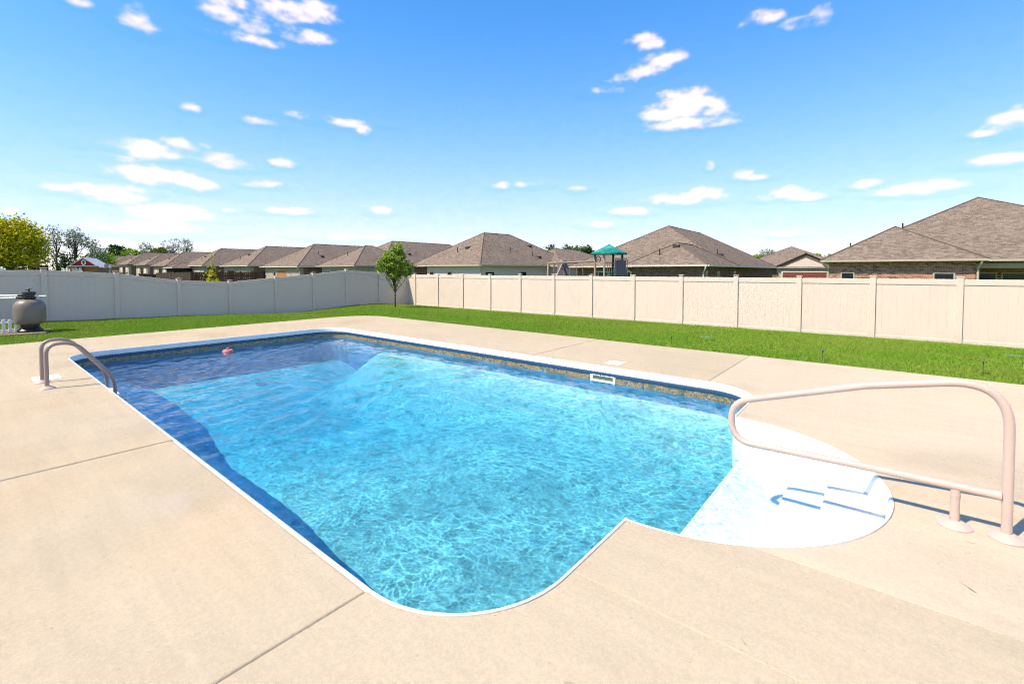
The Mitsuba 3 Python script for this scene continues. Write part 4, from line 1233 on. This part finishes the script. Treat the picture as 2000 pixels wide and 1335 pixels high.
FAR = [('dark green tree behind the big yellow one at the left edge', (-76, 66), 7.8, [(0, 0, 5.4, 2.6, 2.6, 2.6)], 2500, .28, 'm_leaf_dark', .25, 12),
       ('tall sparse grey leaved tree beside the big yellow one', (-69.5, 70), 8.6, [(-.6, 0, 7.6, 1.4, 1.0, .8), (-1.3, 0, 5.8, 1.3, .9, 1.0), (.7, 0, 6.3, .9, .8, .7)], 420, .20, 'm_leaf_grey', .2, 22),
       ('tall open crowned pale green tree, right of the sparse grey one', (-68.0, 71.5), 8.3, [(0, 0, 7.2, 1.1, 1.0, .8), (.9, 0, 6.2, .9, .9, .8), (-.6, 0, 5.8, .8, .8, .7)], 800, .18, 'm_leaf_grey', .22, 26),
       ('small grey green tree with wide spread twigs above the red shed', (-65.8, 72), 6.9, [(-.1, 0, 5.6, 1.0, 1.0, 1.0), (.9, 0, 4.2, 1.8, 1.2, 1.0)], 600, .18, 'm_leaf_grey', .16, 24),
       ('light green bushy tree above the red shed roof', (-66.5, 74), 4.9, [(0, 0, 3.3, 2.6, 1.6, 1.2)], 1200, .18, 'm_leaf_bright', .14, 16),
       ('dark rounded evergreen tree above the first far roofs', (-69.0, 80), 6.2, [(0, 0, 4.6, 1.7, 1.7, 1.3), (1.5, 0, 4.9, .8, .8, .6), (-1.6, 0, 3.6, 1.1, 1.1, 1.0)], 1800, .24, 'm_leaf_dark', .2, 10),
       ('bright green spreading tree above the far roofs', (-72.5, 88), 6.0, [(0, 0, 4.3, 2.6, 1.8, 1.3), (2.0, 0, 3.9, 1.8, 1.4, 1.1)], 2000, .24, 'm_leaf_bright', .2, 12),
       ('thin grey tree behind the far roofs', (-81.5, 102), 7.9, [(0, 0, 6.4, 1.4, 1.2, 1.3)], 420, .22, 'm_leaf_grey', .16, 18),
       ('olive green bush topped tree behind the far roofs', (-80, 104), 7.1, [(0, 0, 5.3, 2.2, 1.6, 1.4)], 1300, .24, 'm_leaf_olive', .18, 10),
       ('bare grey vase shaped tree, left of the twin pair', (-86.5, 117), 9.7, [(-.9, 0, 8.0, 1.6, 1.2, 1.3), (1.1, 0, 8.4, 1.2, 1.1, 1.2), (0, 0, 6.6, 2.2, 1.4, 1.2)], 700, .22, 'm_leaf_grey', .24, 34),
       ('bare grey oval tree, right of the twin pair', (-83.0, 117), 9.3, [(0, 0, 7.4, 1.7, 1.4, 2.0)], 800, .2, 'm_leaf_grey', .2, 34),
       ('yellow green bush top left of the bare twin trees', (-93, 122), 7.0, [(0, 0, 5.8, 2.4, 1.8, 1.4)], 900, .26, 'm_leaf_olive', .18, 12),
       ('dark bush beside the flowering shrub', (-58.5, 60), 4.2, [(0, 0, 2.4, 1.1, 1.0, 1.6), (.6, 0, 1.9, .8, .8, .9)], 1300, .16, 'm_leaf_dark', .1, 8),
       ('pink white flowering shrub left of the red shed', (-57.3, 61.5), 3.3, [(0, 0, 2.5, 1.1, .8, .55)], 700, .13, 'm_leaf_bloom', .07, 12),
       ('dark green tree top left of the green canopy', (15.4, 96), 7.6, [(0, 0, 6.4, 1.1, 1.1, 1.0)], 700, .22, 'm_leaf_dark', .18, 8),
       ('bushy dark green tree top touching the green canopy', (19.6, 118), 8.2, [(0, 0, 6.4, 1.8, 1.6, 1.5)], 1000, .26, 'm_leaf_dark', .2, 8),
       ('grey tree top behind the garage house roof', (65.5, 118), 7.4, [(0, 0, 6.2, 2.0, 1.6, 1.2)], 800, .22, 'm_leaf_grey', .18, 22),
       ('green tree top beside the grey one behind the brick house roof', (62, 116), 6.2, [(0, 0, 5.0, 1.7, 1.4, 1.0)], 800, .24, 'm_leaf_bright', .16, 8),
       ('yellow green tree top above the garage house', (71, 108), 6.4, [(0, 0, 5.1, 1.5, 1.3, 1.1)], 900, .24, 'm_leaf_bright', .16, 8),
       ('thin flat topped tree between the garage house and right brick house', (78, 112), 6.0, [(0, 0, 5.3, 2.0, 1.3, .7)], 420, .22, 'm_leaf_dark', .16, 14),
       ('dark green tree top behind the right brick house roof', (50.3, 64.5), 6.3, [(0, 0, 4.7, 1.6, 1.5, 1.3)], 1500, .18, 'm_leaf_dark', .18, 8)]
for i, (lab, base, top, crown, n_, size, matl, tr, limbs) in enumerate(FAR):
    if 5 <= i <= 11:      # the trees beyond the far roofs
        f_ = 168 / base[1]
        base, top = (base[0] * f_, 168), (top - 1.6) * f_ + 1.6
        crown = [(x * f_, y * f_, (z - 1.6) * f_ + 1.6, rx * f_, ry * f_, rz * f_) for x, y, z, rx, ry, rz in crown]
        size, tr = size * f_ * .8, tr * f_
    if matl == 'm_leaf_grey':
        n_, limbs, tr = int(n_ * .9), int(limbs * .6), tr * .65
    tree('far_tree' if i == 0 else f'far_tree_{i:03d}', lab, base, top, crown, n_, size, matl, tr, limbs, 40 + i, .28, 10)
for k in range(7):
    tree('thicket_tree' if k == 0 else f'thicket_tree_{k:03d}', ['leftmost', 'second from left', 'third from left', 'middle', 'third from right', 'second from right', 'rightmost'][k] + ' thin dark tree of the skyline row left of the green canopy', (8.6 + k * 1.35 + .5 * math.sin(k * 5), 112 + 2 * math.cos(k * 3)), 8.0 + .6 * math.sin(k * 2.3),
         [(0, 0, 7.0 + .5 * math.sin(k * 2.3), .7, .8, 1.1)], 260, .22, 'm_leaf_dark' if k % 2 else 'm_leaf_olive', .12, 8, 90 + k, .25, 9, group='row of thin trees on the skyline')
